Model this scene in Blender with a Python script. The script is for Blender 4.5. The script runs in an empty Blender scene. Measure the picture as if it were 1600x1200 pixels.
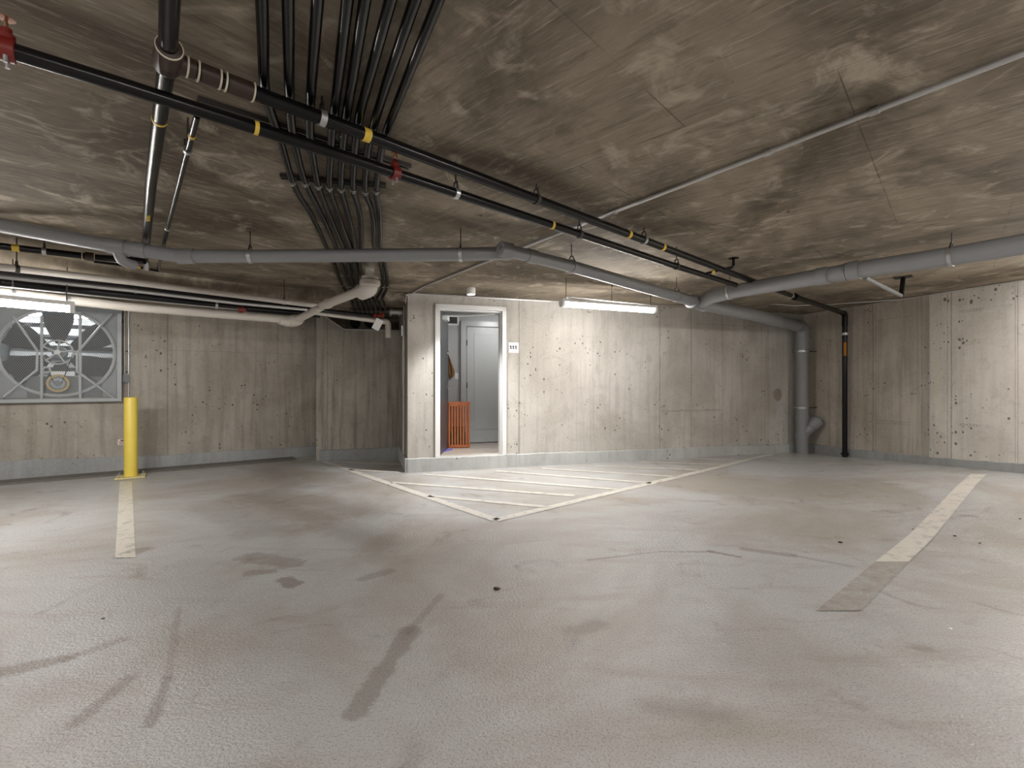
import bpy, bmesh, math, random
from mathutils import Vector, Matrix
random.seed(7)
S = bpy.context.scene
COL = S.collection
# ------------------------------------------------------------------ camera
FPX, CZ, CH = 750.0, 1.19, 2.42          # focal length in px of a 1600 px frame, eye height, slab height
cam = bpy.data.cameras.new('camera'); cam.sensor_width = 36; cam.lens = FPX/1600*36
camo = bpy.data.objects.new('camera', cam); COL.objects.link(camo)
camo.location = (0, 0, CZ); camo.rotation_euler = (math.pi/2, 0, 0)
cam.clip_start = 0.05; S.camera = camo
# ------------------------------------------------------------------ world, exposure
w = bpy.data.worlds.new('world'); S.world = w; w.use_nodes = True
w.node_tree.nodes['Background'].inputs[0].default_value = (0.5, 0.5, 0.5, 1)
w.node_tree.nodes['Background'].inputs[1].default_value = 0.0
S.view_settings.view_transform = 'Standard'; S.view_settings.look = 'None'
S.view_settings.gamma = 1; S.view_settings.use_curve_mapping = False
S.view_settings.exposure = 2.45
TUBE_E = 26.0          # radiance of the tube lamps
TUBE_COL = (1.0, 0.965, 0.925, 1)
SPOT_W = 42.0
# ------------------------------------------------------------------ geometry helpers
def D(px, py, d): return Vector(((px-800)/FPX*d, d, CZ+(600-py)/FPX*d))
def P(px, py, h):                       # point at height h above the eye
    return D(px, py, h*FPX/(600-py))
def proj(p): return (800+FPX*p.x/p.y, 600-FPX*(p.z-CZ)/p.y)
def ss(a, b, x):
    t = max(0, min(1, (x-a)/(b-a))); return t*t*(3-2*t)
def floor_z(x, y):
    return 0.135*max(0, min(1, (x-3.2)/2.2))*max(0, min(1.25, (8.1-y)/2.45))
def F(px, py, up=0.0):
    z = 0.0
    for _ in range(12):
        t = (CZ-z)*FPX/(py-600); x = (px-800)/FPX*t; z = floor_z(x, t)
    return Vector((x, t, z+up))
class Wall:
    def __init__(s, p0, d):
        s.p = Vector(p0); s.d = Vector(d).normalized(); s.n = Vector((-s.d.y, s.d.x))
    def at(s, px, py, off=0.0):
        r = Vector(((px-800)/FPX, 1.0)); t = (s.p.dot(s.n)-off)/r.dot(s.n)
        return ((r*t-s.p).dot(s.d), CZ+(600-py)/FPX*t)
    def w(s, u, z, off=0.0):
        q = s.p+s.d*u-s.n*off; return Vector((q.x, q.y, z))
    def mat(s):
        return Matrix(((s.d.x, s.n.x, 0, s.p.x), (s.d.y, s.n.y, 0, s.p.y), (0, 0, 1, 0), (0, 0, 0, 1)))
def bx(bm, x0, x1, y0, y1, z0, z1):
    vs = [bm.verts.new(v) for v in ((x0,y0,z0),(x1,y0,z0),(x1,y1,z0),(x0,y1,z0),(x0,y0,z1),(x1,y0,z1),(x1,y1,z1),(x0,y1,z1))]
    for f in ((0,3,2,1),(4,5,6,7),(0,1,5,4),(1,2,6,5),(2,3,7,6),(3,0,4,7)): bm.faces.new([vs[i] for i in f])
    return vs
def prism(bm, poly, a, b, axis='z'):
    """extrude a polygon; axis z: poly (x,y) from z=a to z=b; axis y: poly (x,z) from y=a to y=b"""
    f = (lambda p, h: (p[0], p[1], h)) if axis == 'z' else (lambda p, h: (p[0], h, p[1]))
    lo = [bm.verts.new(f(p, a)) for p in poly]; hi = [bm.verts.new(f(p, b)) for p in poly]
    n = len(poly)
    bm.faces.new(lo[::-1]); bm.faces.new(hi)
    for i in range(n): bm.faces.new((lo[i], lo[(i+1) % n], hi[(i+1) % n], hi[i]))
def fillet(pts, r, n=6):
    out = [pts[0]]
    for i in range(1, len(pts)-1):
        a, b, c = pts[i-1], pts[i], pts[i+1]
        u = (a-b); v = (c-b); k = min(r, u.length*.45, v.length*.45)
        p, q = b+u.normalized()*k, b+v.normalized()*k
        for j in range(n+1):
            t = j/n; out.append(p*(1-t)**2+b*2*t*(1-t)+q*t*t)
    out.append(pts[-1]); return out
def smoothpath(pts, n=6):
    out = []
    m = len(pts)
    for i in range(m-1):
        p0, p1, p2, p3 = pts[max(i-1,0)], pts[i], pts[i+1], pts[min(i+2,m-1)]
        for j in range(n):
            t = j/n
            out.append(0.5*((2*p1)+(p2-p0)*t+(2*p0-5*p1+4*p2-p3)*t*t+(3*p1-p0-3*p2+p3)*t**3))
    out.append(pts[-1]); return out
def tube(bm, pts, r, seg=14, cap=True):
    pts = [Vector(p) for p in pts]
    rs = r if isinstance(r, (list, tuple)) else [r]*len(pts)
    t0 = (pts[1]-pts[0]).normalized()
    ref = Vector((0,0,1)) if abs(t0.z) < .9 else Vector((1,0,0))
    nrm = t0.cross(ref).normalized(); rings = []
    for i, p in enumerate(pts):
        if i == 0: t = t0
        elif i == len(pts)-1: t = (pts[i]-pts[i-1]).normalized()
        else:
            t = ((pts[i]-pts[i-1]).normalized()+(pts[i+1]-pts[i]).normalized())
            t = t.normalized() if t.length > 1e-6 else (pts[i+1]-pts[i]).normalized()
        nrm = (nrm-t*nrm.dot(t)).normalized(); b = t.cross(nrm)
        rings.append([bm.verts.new(p+(nrm*math.cos(2*math.pi*k/seg)+b*math.sin(2*math.pi*k/seg))*rs[i]) for k in range(seg)])
    for a, c in zip(rings, rings[1:]):
        for k in range(seg):
            f = bm.faces.new((a[k], a[(k+1) % seg], c[(k+1) % seg], c[k])); f.smooth = True
    if cap:
        bm.faces.new(rings[0][::-1]); bm.faces.new(rings[-1])
def lathe(bm, prof, centre, axis=Vector((0,0,1)), seg=24):
    axis = Vector(axis).normalized(); ref = Vector((1,0,0)) if abs(axis.x) < .9 else Vector((0,1,0))
    a = axis.cross(ref).normalized(); b = axis.cross(a); c = Vector(centre)
    rings = [[bm.verts.new(c+axis*h+(a*math.cos(2*math.pi*k/seg)+b*math.sin(2*math.pi*k/seg))*max(r, 1e-4)) for k in range(seg)] for r, h in prof]
    for p, q in zip(rings, rings[1:]):
        for k in range(seg):
            f = bm.faces.new((p[k], p[(k+1) % seg], q[(k+1) % seg], q[k])); f.smooth = True
    bm.faces.new(rings[0][::-1]); bm.faces.new(rings[-1])
def ring(bm, c, n, R, r, seg=28, s2=8, arc=2*math.pi):
    n = Vector(n).normalized(); ref = Vector((0,0,1)) if abs(n.z) < .9 else Vector((1,0,0))
    a = n.cross(ref).normalized(); b = n.cross(a)
    tube_pts = [Vector(c)+(a*math.cos(arc*k/seg)+b*math.sin(arc*k/seg))*R for k in range(seg+1)]
    tube(bm, tube_pts, r, s2)
def strip_band(bm, c, ax, R, half, th=.003, seg=20):
    """flat band wrapped around a pipe of radius R"""
    lathe(bm, [(R, -half), (R+th, -half), (R+th, half), (R, half)], c, ax, seg)
# ------------------------------------------------------------------ objects
def mk(name, bm, m, parent=None, matrix=None, smooth=None):
    bmesh.ops.recalc_face_normals(bm, faces=bm.faces[:])
    me = bpy.data.meshes.new(name)
    if parent is not None:
        bmesh.ops.translate(bm, verts=bm.verts[:], vec=-Vector(WORLD[parent.name]))
        bm.to_mesh(me)
        o = bpy.data.objects.new(name, me); COL.objects.link(o); o.parent = parent
        WORLD[o.name] = tuple(WORLD[parent.name])
    else:
        if matrix is None:
            c = Vector((0,0,0)); lo = min(v.co.z for v in bm.verts)
            for v in bm.verts: c += v.co
            c /= len(bm.verts); c.z = lo
            bmesh.ops.translate(bm, verts=bm.verts[:], vec=-c); bm.to_mesh(me)
            o = bpy.data.objects.new(name, me); COL.objects.link(o); o.location = c; WORLD[o.name] = tuple(c)
        else:
            bm.to_mesh(me); o = bpy.data.objects.new(name, me); COL.objects.link(o); o.matrix_world = matrix
            WORLD[o.name] = (0,0,0)
    bm.free()
    for x in (m if isinstance(m, (list, tuple)) else [m]): me.materials.append(x)
    me.set_sharp_from_angle(angle=math.radians(38))
    return o
WORLD = {}
def thing(name, label, cat, loc, group=None):
    o = bpy.data.objects.new(name, None); COL.objects.link(o); o.location = loc
    o.empty_display_size = .1; WORLD[o.name] = tuple(loc)
    o['label'] = label; o['category'] = cat
    if group: o['group'] = group
    return o
def tag(o, label, cat, group=None):
    o['label'] = label; o['category'] = cat
    if group: o['group'] = group
    return o
def structure(o): o['kind'] = 'structure'; return o
def B(): return bmesh.new()
def xf(bm, W, start=0):
    """wall-local -> world for all verts from index start"""
    bm.verts.ensure_lookup_table(); M = W.mat()
    for v in bm.verts[start:]: v.co = M @ v.co
# ------------------------------------------------------------------ materials
def newmat(name):
    m = bpy.data.materials.new(name); m.use_nodes = True
    t = m.node_tree; return m, t, t.nodes['Principled BSDF']
def N(t, kind, ins=None, **at):
    n = t.nodes.new(kind)
    for k, v in at.items(): setattr(n, k, v)
    for k, v in (ins or {}).items():
        s = n.inputs[k]
        if isinstance(v, bpy.types.NodeSocket): t.links.new(v, s)
        else: s.default_value = v
    return n
def mth(t, op, a, b=0.0, c=0.0, clamp=False):
    n = N(t, 'ShaderNodeMath', {0: a, 1: b, 2: c}, operation=op); n.use_clamp = clamp; return n.outputs[0]
def mixc(t, f, a, b, mode='MIX'):
    n = t.nodes.new('ShaderNodeMix'); n.data_type = 'RGBA'; n.blend_type = mode
    for i, v in ((0, f), (6, a), (7, b)):
        if isinstance(v, bpy.types.NodeSocket): t.links.new(v, n.inputs[i])
        else: n.inputs[i].default_value = v if i == 0 else (*v, 1)
    return n.outputs[2]
def rng(t, x, a, b, c=0.0, d=1.0):
    return N(t, 'ShaderNodeMapRange', {0: x, 1: a, 2: b, 3: c, 4: d}, interpolation_type='SMOOTHSTEP').outputs[0]
def mapping(t, vec, scale=(1,1,1), rot=(0,0,0), loc=(0,0,0)):
    return N(t, 'ShaderNodeMapping', {'Vector': vec, 'Scale': scale, 'Rotation': rot, 'Location': loc}).outputs[0]
def noise(t, vec, scale, detail=4, rough=.6, dist=0):
    return N(t, 'ShaderNodeTexNoise', {'Vector': vec, 'Scale': scale, 'Detail': detail, 'Roughness': rough, 'Distortion': dist}).outputs[0]
def plain(name, col, rough=.5, metal=0, var=.12, nscale=30, bump=0.0, spec=.5):
    m, t, b = newmat(name)
    tc = N(t, 'ShaderNodeTexCoord').outputs['Object']
    n = noise(t, tc, nscale, 3)
    c = mixc(t, n, tuple(x*(1-var) for x in col), tuple(min(1, x*(1+var)) for x in col))
    t.links.new(c, b.inputs['Base Color'])
    b.inputs['Roughness'].default_value = rough; b.inputs['Metallic'].default_value = metal
    b.inputs['Specular IOR Level'].default_value = spec
    if bump:
        bp = N(t, 'ShaderNodeBump', {'Height': n, 'Strength': bump, 'Distance': .002}); t.links.new(bp.outputs[0], b.inputs['Normal'])
    return m
def concrete(name, col, dark, seams=(), hz=(), hole=1.0, ties=(), streak=.6, loc=(0,0,0), stain=.8):
    """board-formed wall concrete; wall-local coordinates, x along, z up"""
    m, t, b = newmat(name)
    tc = N(t, 'ShaderNodeTexCoord').outputs['Object']
    p = mapping(t, tc, loc=loc)
    xyz = N(t, 'ShaderNodeSeparateXYZ', {0: tc})
    big = noise(t, mapping(t, p, (1,1,.7)), 1.3, 5, .6, .6)
    vst = noise(t, mapping(t, p, (9,9,.5)), 1.6, 4, .65)
    fin = noise(t, p, 38, 4, .7)
    mid = noise(t, p, 6, 5, .65, .8)
    c = mixc(t, rng(t, big, .32, .68), dark, col)
    c = mixc(t, mth(t, 'MULTIPLY', rng(t, vst, .42, .72), streak), c, tuple(x*.62 for x in dark))
    c = mixc(t, mth(t, 'MULTIPLY', rng(t, mid, .5, .75), .45*stain), c, tuple(x*.55 for x in dark))
    c = mixc(t, mth(t, 'MULTIPLY', rng(t, fin, .3, .7), .22), c, tuple(min(1, x*1.25) for x in col))
    # bug holes
    v1 = N(t, 'ShaderNodeTexVoronoi', {'Vector': mapping(t, p, (1,.0,.8)), 'Scale': 24.0, 'Randomness': 1.0})
    gate = rng(t, noise(t, p, 2.1, 2), .44, .6, 0.0, 1.0)
    szr = N(t, 'ShaderNodeSeparateColor', {0: v1.outputs['Color']}).outputs[0]
    th = mth(t, 'MULTIPLY', mth(t, 'MULTIPLY', mth(t, 'POWER', szr, 2.6), .27*hole), gate)
    h1 = mth(t, 'LESS_THAN', v1.outputs['Distance'], th)
    lines = None
    for s, wd, st in seams:
        l = mth(t, 'MULTIPLY', mth(t, 'SUBTRACT', 1.0, mth(t, 'DIVIDE', mth(t, 'ABSOLUTE', mth(t, 'SUBTRACT', xyz.outputs[0], s)), wd), clamp=True), st)
        lines = l if lines is None else mth(t, 'MAXIMUM', lines, l)
    for s, x0, x1, wd, st in hz:
        l = mth(t, 'MULTIPLY', mth(t, 'SUBTRACT', 1.0, mth(t, 'DIVIDE', mth(t, 'ABSOLUTE', mth(t, 'SUBTRACT', xyz.outputs[2], s)), wd), clamp=True), st)
        l = mth(t, 'MULTIPLY', l, mth(t, 'MULTIPLY', mth(t, 'GREATER_THAN', xyz.outputs[0], x0), mth(t, 'LESS_THAN', xyz.outputs[0], x1)))
        lines = l if lines is None else mth(t, 'MAXIMUM', lines, l)
    for s, x0, x1 in ties:      # rows of form-tie marks
        cell = mth(t, 'SUBTRACT', mth(t, 'FRACT', mth(t, 'MULTIPLY', xyz.outputs[0], 15.0)), .5)
        dz = mth(t, 'MULTIPLY', mth(t, 'SUBTRACT', xyz.outputs[2], s), 22.0)
        r = mth(t, 'SQRT', mth(t, 'ADD', mth(t, 'MULTIPLY', cell, cell), mth(t, 'MULTIPLY', dz, dz)))
        l = mth(t, 'SUBTRACT', 1.0, mth(t, 'MULTIPLY', mth(t, 'ABSOLUTE', mth(t, 'SUBTRACT', r, .33)), 8.0), clamp=True)
        l = mth(t, 'MULTIPLY', l, rng(t, noise(t, p, 3.3, 2), .4, .6, .2, 1))
        l = mth(t, 'MULTIPLY', l, mth(t, 'MULTIPLY', mth(t, 'GREATER_THAN', xyz.outputs[0], x0), mth(t, 'LESS_THAN', xyz.outputs[0], x1)))
        lines = l if lines is None else mth(t, 'MAXIMUM', lines, l)
    hgt = mth(t, 'MULTIPLY', mth(t, 'ADD', fin, mth(t, 'MULTIPLY', mid, .7)), .35)
    if lines is not None:
        ln = mth(t, 'MULTIPLY', lines, rng(t, noise(t, p, 7, 3), .25, .6, .45, 1.0))
        c = mixc(t, mth(t, 'MULTIPLY', ln, .75), c, tuple(x*.33 for x in dark))
        hgt = mth(t, 'SUBTRACT', hgt, ln)
    c = mixc(t, mth(t, 'MULTIPLY', h1, .85), c, tuple(x*.22 for x in dark))
    hgt = mth(t, 'SUBTRACT', hgt, h1)
    t.links.new(c, b.inputs['Base Color']); b.inputs['Roughness'].default_value = .82
    b.inputs['Specular IOR Level'].default_value = .3
    bp = N(t, 'ShaderNodeBump', {'Height': hgt, 'Strength': .55, 'Distance': .006}); t.links.new(bp.outputs[0], b.inputs['Normal'])
    return m
def ceiling_mat():
    m, t, b = newmat('ceiling_concrete')
    tc = N(t, 'ShaderNodeTexCoord').outputs['Object']
    p = mapping(t, tc, rot=(0, 0, math.radians(43)))      # x runs along the form boards after the turn
    base = (.33, .278, .214); dk = (.10, .079, .056); lt = (.60, .53, .43)
    big = noise(t, mapping(t, p, (1, .6, 1)), .8, 6, .62, .8)
    msk = rng(t, N(t, 'ShaderNodeSeparateXYZ', {0: tc}).outputs[0], -1.1, -.2)
    def streaks(a, b_, sc, dist):     # form boards run one way on the left panels and the other way on the right ones
        u = noise(t, mapping(t, p, (a, b_, 1)), sc, 5, .72, dist); v = noise(t, mapping(t, p, (b_, a, 1)), sc, 5, .72, dist)
        return mth(t, 'ADD', mth(t, 'MULTIPLY', u, msk), mth(t, 'MULTIPLY', v, mth(t, 'SUBTRACT', 1.0, msk)))
    st = streaks(1.4, 11, 1.7, .3)
    sf = streaks(3, 30, 2.2, .2)
    mid = noise(t, p, 3.2, 5, .65, 1.0)
    c = mixc(t, rng(t, big, .3, .66), dk, base)
    c = mixc(t, mth(t, 'MULTIPLY', rng(t, st, .47, .72), .6), c, dk)
    c = mixc(t, mth(t, 'MULTIPLY', rng(t, sf, .5, .74), .42), c, lt)
    c = mixc(t, mth(t, 'MULTIPLY', rng(t, mid, .52, .72), .55), c, lt)
    blot = noise(t, p, 1.7, 4, .6, .5)
    c = mixc(t, mth(t, 'MULTIPLY', rng(t, blot, .55, .7), .5), c, tuple(x*.7 for x in dk))
    br = N(t, 'ShaderNodeTexBrick', {'Vector': mapping(t, p, loc=(.35, .2, 0)), 'Scale': 1.0, 'Mortar Size': .0035, 'Mortar Smooth': .3, 'Brick Width': 1.22, 'Row Height': 2.44})
    ln = mth(t, 'MULTIPLY', br.outputs['Fac'], rng(t, noise(t, p, 2.3, 3), .4, .6, .15, 1))
    c = mixc(t, mth(t, 'MULTIPLY', ln, .6), c, (.05, .042, .032))
    v1 = N(t, 'ShaderNodeTexVoronoi', {'Vector': mapping(t, p, (1, .6, 0)), 'Scale': 9.0})
    szr = N(t, 'ShaderNodeSeparateColor', {0: v1.outputs['Color']}).outputs[0]
    h1 = mth(t, 'LESS_THAN', v1.outputs['Distance'], mth(t, 'MULTIPLY', mth(t, 'MULTIPLY', mth(t, 'POWER', szr, 5.0), .16), rng(t, noise(t, p, 1.4, 2), .46, .62)))
    c = mixc(t, mth(t, 'MULTIPLY', h1, .8), c, (.03, .025, .02))
    t.links.new(c, b.inputs['Base Color']); b.inputs['Roughness'].default_value = .85
    b.inputs['Specular IOR Level'].default_value = .25
    h = mth(t, 'ADD', mth(t, 'MULTIPLY', st, .6), mth(t, 'MULTIPLY', sf, .8)); h = mth(t, 'SUBTRACT', h, mth(t, 'ADD', ln, h1))
    bp = N(t, 'ShaderNodeBump', {'Height': h, 'Strength': .5, 'Distance': .007}); t.links.new(bp.outputs[0], b.inputs['Normal'])
    return m
def seg_mask(t, xy, A, Bp, wd, soft, warp):
    """stain along the segment A-B on the floor: 1 inside, 0 outside; xy is a vector socket"""
    ax, ay = A; bx_, by_ = Bp
    dx, dy = bx_-ax, by_-ay; L2 = dx*dx+dy*dy+1e-9
    s = N(t, 'ShaderNodeSeparateXYZ', {0: xy}); X, Y = s.outputs[0], s.outputs[1]
    px = mth(t, 'SUBTRACT', X, ax); py = mth(t, 'SUBTRACT', Y, ay)
    h = mth(t, 'DIVIDE', mth(t, 'ADD', mth(t, 'MULTIPLY', px, dx), mth(t, 'MULTIPLY', py, dy)), L2, clamp=True)
    ex = mth(t, 'SUBTRACT', px, mth(t, 'MULTIPLY', h, dx)); ey = mth(t, 'SUBTRACT', py, mth(t, 'MULTIPLY', h, dy))
    d = mth(t, 'SQRT', mth(t, 'ADD', mth(t, 'MULTIPLY', ex, ex), mth(t, 'MULTIPLY', ey, ey)))
    d = mth(t, 'ADD', d, mth(t, 'MULTIPLY', mth(t, 'SUBTRACT', warp, .5), wd*1.9+.03))
    return rng(t, d, wd-soft*.8, wd+soft*.7, 1, 0)
def floor_nodes(name, worn_line=None):
    m, t, b = newmat(name)
    g = N(t, 'ShaderNodeNewGeometry').outputs['Position']
    base = (.53, .53, .525); warm = (.40, .36, .315); dkb = (.20, .165, .135)
    big = noise(t, g, .55, 5, .6, .7)
    str_ = noise(t, mapping(t, g, (1.2, 4.5, 1), rot=(0, 0, math.radians(-35))), 1.0, 5, .65, .6)
    mid = noise(t, g, 2.6, 6, .68, .9)
    fine = noise(t, g, 95, 3, .7)
    grit = noise(t, g, 120, 3, .7)
    warp = mth(t, 'ADD', noise(t, g, 5.5, 6, .72), mth(t, 'MULTIPLY', mth(t, 'SUBTRACT', noise(t, g, 40, 3, .7), .5), .5))
    c = mixc(t, mth(t, 'MULTIPLY', rng(t, big, .40, .64), .85), base, warm)
    c = mixc(t, mth(t, 'MULTIPLY', rng(t, str_, .5, .72), .5), c, warm)
    c = mixc(t, mth(t, 'MULTIPLY', rng(t, mid, .56, .74), .5), c, dkb)
    stains = [((430,770),(560,800),.22,.25,.55),((380,775),(600,850),.16,.2,.5),((420,735),(470,760),.2,.25,.5),((388,872),(450,880),.09,.03,.5),((395,895),(420,893),.05,.02,.5),
              ((445,905),(458,912),.05,.015,.75),((565,905),(610,892),.035,.02,.4),((560,1110),(640,985),.045,.02,.6),((640,985),(690,930),.02,.015,.4),
              ((195,868),(225,858),.06,.03,.6),((-20,1055),(100,1030),.05,.03,.75),((100,1030),(190,1000),.03,.02,.4),
              ((120,1130),(200,1060),.03,.02,.55),((235,1130),(262,1060),.022,.015,.6),((262,1060),(280,950),.015,.012,.35),
              ((920,875),(1030,862),.012,.01,.6),((1030,862),(1110,862),.014,.01,.6),((1110,862),(1155,870),.022,.01,.75),
              ((1163,858),(1240,868),.035,.025,.5),((1240,868),(1330,885),.02,.02,.35),((1020,1105),(1130,1118),.05,.10,.5),
              ((900,985),(930,975),.05,.05,.45),((480,740),(545,760),.25,.2,.35),((250,900),(420,1000),.3,.3,.22),
              ((1480,1000),(1600,900),.3,.3,.28),((1200,1020),(1560,1130),.3,.3,.25),((330,790),(420,830),.2,.15,.35)]
    for a, e, wd, so, st in stains:
        A, E = F(*a), F(*e)
        c = mixc(t, mth(t, 'MULTIPLY', seg_mask(t, g, (A.x, A.y), (E.x, E.y), wd, so, warp), st*.8), c, dkb)
    c = mixc(t, mth(t, 'MULTIPLY', rng(t, grit, .48, .68), .42), c, tuple(x*.6 for x in dkb))
    if worn_line:
        lo, hi, col = worn_line
        wn = noise(t, g, 12, 5, .7)
        f = rng(t, wn, lo, hi)
        A, E = F(1475, 800), F(1395, 880)      # the near end of the right line is worn to brown
        c = mixc(t, mth(t, 'MULTIPLY', f, .92), c, col)
    t.links.new(c, b.inputs['Base Color'])
    r = rng(t, noise(t, g, 1.1, 2), .3, .7, .22, .27); t.links.new(r, b.inputs['Roughness'])
    b.inputs['Specular IOR Level'].default_value = .75
    h = mth(t, 'ADD', fine, mth(t, 'MULTIPLY', noise(t, g, 60, 2), .9))
    bp = N(t, 'ShaderNodeBump', {'Height': h, 'Strength': .75, 'Distance': .006}); t.links.new(bp.outputs[0], b.inputs['Normal'])
    return m
def emis(name, col, e):
    m, t, b = newmat(name)
    b.inputs['Base Color'].default_value = (.9, .9, .9, 1)
    b.inputs['Emission Color'].default_value = col; b.inputs['Emission Strength'].default_value = e
    return m
# ------------------------------------------------------------------ walls in plan
WM = Wall((-1.402, 6.45), (.955, .296))              # wall with the doorway
CORNER_U = 6.872
cpt = WM.p+WM.d*CORNER_U
WR = Wall(cpt, (.2955, -.9553))                      # right wall, running towards the eye
WL = Wall((-6.24, 5.85), (2.986, 2.1))               # wall with the exhaust fan
WC = Wall((-3.02, 7.43), (1.20, .455))               # wall at the back of the recess
def us(W, xs, y=600): return [W.at(x, y)[0] for x in xs]
main_seams = [(u, w_, s_) for u, (w_, s_) in zip(us(WM, (811, 927, 1031, 1080, 1129, 1196, 1200, 1233)), ((.014,.8),(.008,.35),(.013,.8),(.011,.8),(.011,.7),(.012,.4),(.008,.5),(.012,.5)))]
u0, z0 = WM.at(1033, 640); u1, z1 = WM.at(1129, 643)
u2, z2 = WM.at(1080, 505)
M_WM = concrete('concrete_pale', (.50, .478, .44), (.35, .325, .285), main_seams, [((z0+z1)/2, u0, u1, .02, .5), (z2, u2, WM.at(1240, 500)[0], .012, .35)], hole=1.25, streak=.35)
rs = us(WR, (1296, 1307, 1340, 1364, 1368, 1433, 1440, 1455), 600)
ua, za = WR.at(1367, 658); ub, zb = WR.at(1425, 658); uc, zc = WR.at(1395, 497)
M_WR = concrete('concrete_brown', (.53, .485, .42), (.37, .33, .275), [(rs[0],.009,.5),(rs[1],.007,.5),(rs[2],.008,.4),(rs[3],.012,.8),(rs[4],.006,.6),(rs[5],.008,.6),(rs[6],.006,.6)],
                [(za+.02, ua, ub, .006, .6), (za-.02, ua, ub, .006, .6), (zc, ua, ub, .008, .4)], hole=1.1, ties=[(za, ua, ub)], streak=.55, loc=(3,1,2))
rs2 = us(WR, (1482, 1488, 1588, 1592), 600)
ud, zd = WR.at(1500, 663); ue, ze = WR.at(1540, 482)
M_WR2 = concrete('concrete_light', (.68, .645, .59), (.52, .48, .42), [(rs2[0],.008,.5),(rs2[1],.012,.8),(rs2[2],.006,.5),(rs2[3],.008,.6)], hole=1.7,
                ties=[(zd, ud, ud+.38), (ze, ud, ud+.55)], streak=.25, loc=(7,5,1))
ls = us(WL, (262, 400, 122), 600)
M_WL = concrete('concrete_grey_brown', (.40, .37, .325), (.28, .25, .21), [(ls[0],.013,.7),(ls[1],.01,.4),(ls[2],.008,.3)], [(WL.at(300,548)[1], ls[0], ls[0]+2.4, .008, .35)], hole=1.3, streak=.55, loc=(2,9,4))
M_WC = concrete('concrete_streaked', (.40, .37, .325), (.27, .243, .205), [(WC.at(512, 600)[0], .01, .8)], hole=.8, streak=.85, loc=(8,2,6))
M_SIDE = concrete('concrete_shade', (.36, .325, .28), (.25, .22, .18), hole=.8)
M_CEIL = ceiling_mat()
M_FLOOR = floor_nodes('painted_floor')
M_LINE = floor_nodes('parking_paint', (.30, .52, (.74, .70, .63)))
M_CURB = concrete('grey_curb_paint', (.36, .37, .37), (.27, .275, .275), hole=.7, streak=.3, stain=.5)
M_CURBL = concrete('pale_curb_paint', (.47, .48, .47), (.36, .365, .36), hole=1.3, streak=.3, stain=.6)
M_GUT = plain('gutter_strip', (.15, .138, .12), .6, var=.3, nscale=7, bump=.4)
M_PVC = plain('grey_pvc', (.235, .237, .247), .42, var=.05, nscale=3)
M_PVCW = plain('white_pvc', (.56, .52, .47), .5, var=.05, nscale=3)
M_BLK = plain('black_steel_pipe', (.005, .0045, .005), .25, var=.3, nscale=12, bump=.1, spec=.3)
M_RUST = plain('brown_primed_iron', (.035, .018, .012), .45, var=.5, nscale=9, bump=.3)
M_CAB = plain('black_conduit_jacket', (.003, .003, .0035), .24, var=.3, nscale=5, spec=.3)
M_GALV = plain('galvanised_steel', (.52, .52, .52), .35, metal=.85, var=.12, nscale=14)
M_COND = plain('conduit_steel', (.55, .55, .55), .32, metal=.6, var=.08, nscale=4)
M_ROD = plain('dark_rod', (.05, .045, .042), .5, metal=.4)
M_YEL = plain('bollard_yellow', (.80, .62, .10), .42, var=.10, nscale=2.5)
M_YPL = plain('worn_yellow_plate', (.70, .60, .28), .55, var=.25, nscale=22)
M_TAPE = plain('yellow_tape', (.72, .50, .06), .5, var=.08)
M_BAND = plain('pale_gasket_band', (.60, .56, .44), .5)
M_RED = plain('red_paint', (.15, .010, .006), .4)
M_COPP = plain('copper_brown', (.30, .13, .07), .35, metal=.5)
M_FRAME = plain('white_frame_paint', (.74, .74, .73), .4, var=.03)
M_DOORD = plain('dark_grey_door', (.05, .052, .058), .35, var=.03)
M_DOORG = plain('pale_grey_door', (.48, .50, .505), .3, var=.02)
M_WALLI = plain('grey_wall_paint', (.42, .435, .44), .55, var=.03)
M_DARK = plain('dark_gap', (.02, .02, .02), .8)
M_WHITE = plain('white_plastic', (.80, .80, .79), .4, var=.02)
M_CHROME = plain('chrome', (.75, .75, .75), .15, metal=1, var=.02)
M_WOOD = plain('orange_brown_wood', (.36, .105, .035), .4, var=.35, nscale=11)
M_CLOTH = plain('tan_cloth', (.40, .24, .11), .85, var=.15)
M_BOTTLE = plain('dark_bottle_glass', (.03, .05, .025), .15)
M_FAN = plain('fan_galvanised_sheet', (.30, .315, .32), .5, metal=.25, var=.12, nscale=5)
M_FAND = plain('fan_dark_sheet', (.13, .14, .145), .5, metal=.2, var=.15, nscale=5)
M_FANL = plain('fan_pale_strut', (.60, .62, .62), .4, metal=.2, var=.08)
M_BLADE = plain('fan_blade_grey', (.075, .08, .083), .5, metal=.3)
M_LOUV = plain('louver_pale', (.66, .67, .67), .4, var=.06)
M_MOTY = plain('motor_yellow_ring', (.62, .47, .20), .5)
M_MOTB = plain('motor_blue_grey', (.30, .36, .40), .4)
M_TUBE = emis('tube_lamp_glow', TUBE_COL, TUBE_E)
M_FILL = emis('fill_tube_glow', TUBE_COL, TUBE_E)  # glow of the added fill tubes outside the frame
M_LENS = emis('downlight_lens', TUBE_COL, 6.0)
M_INK = plain('sign_grey_ink', (.07, .075, .10), .6)
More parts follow.
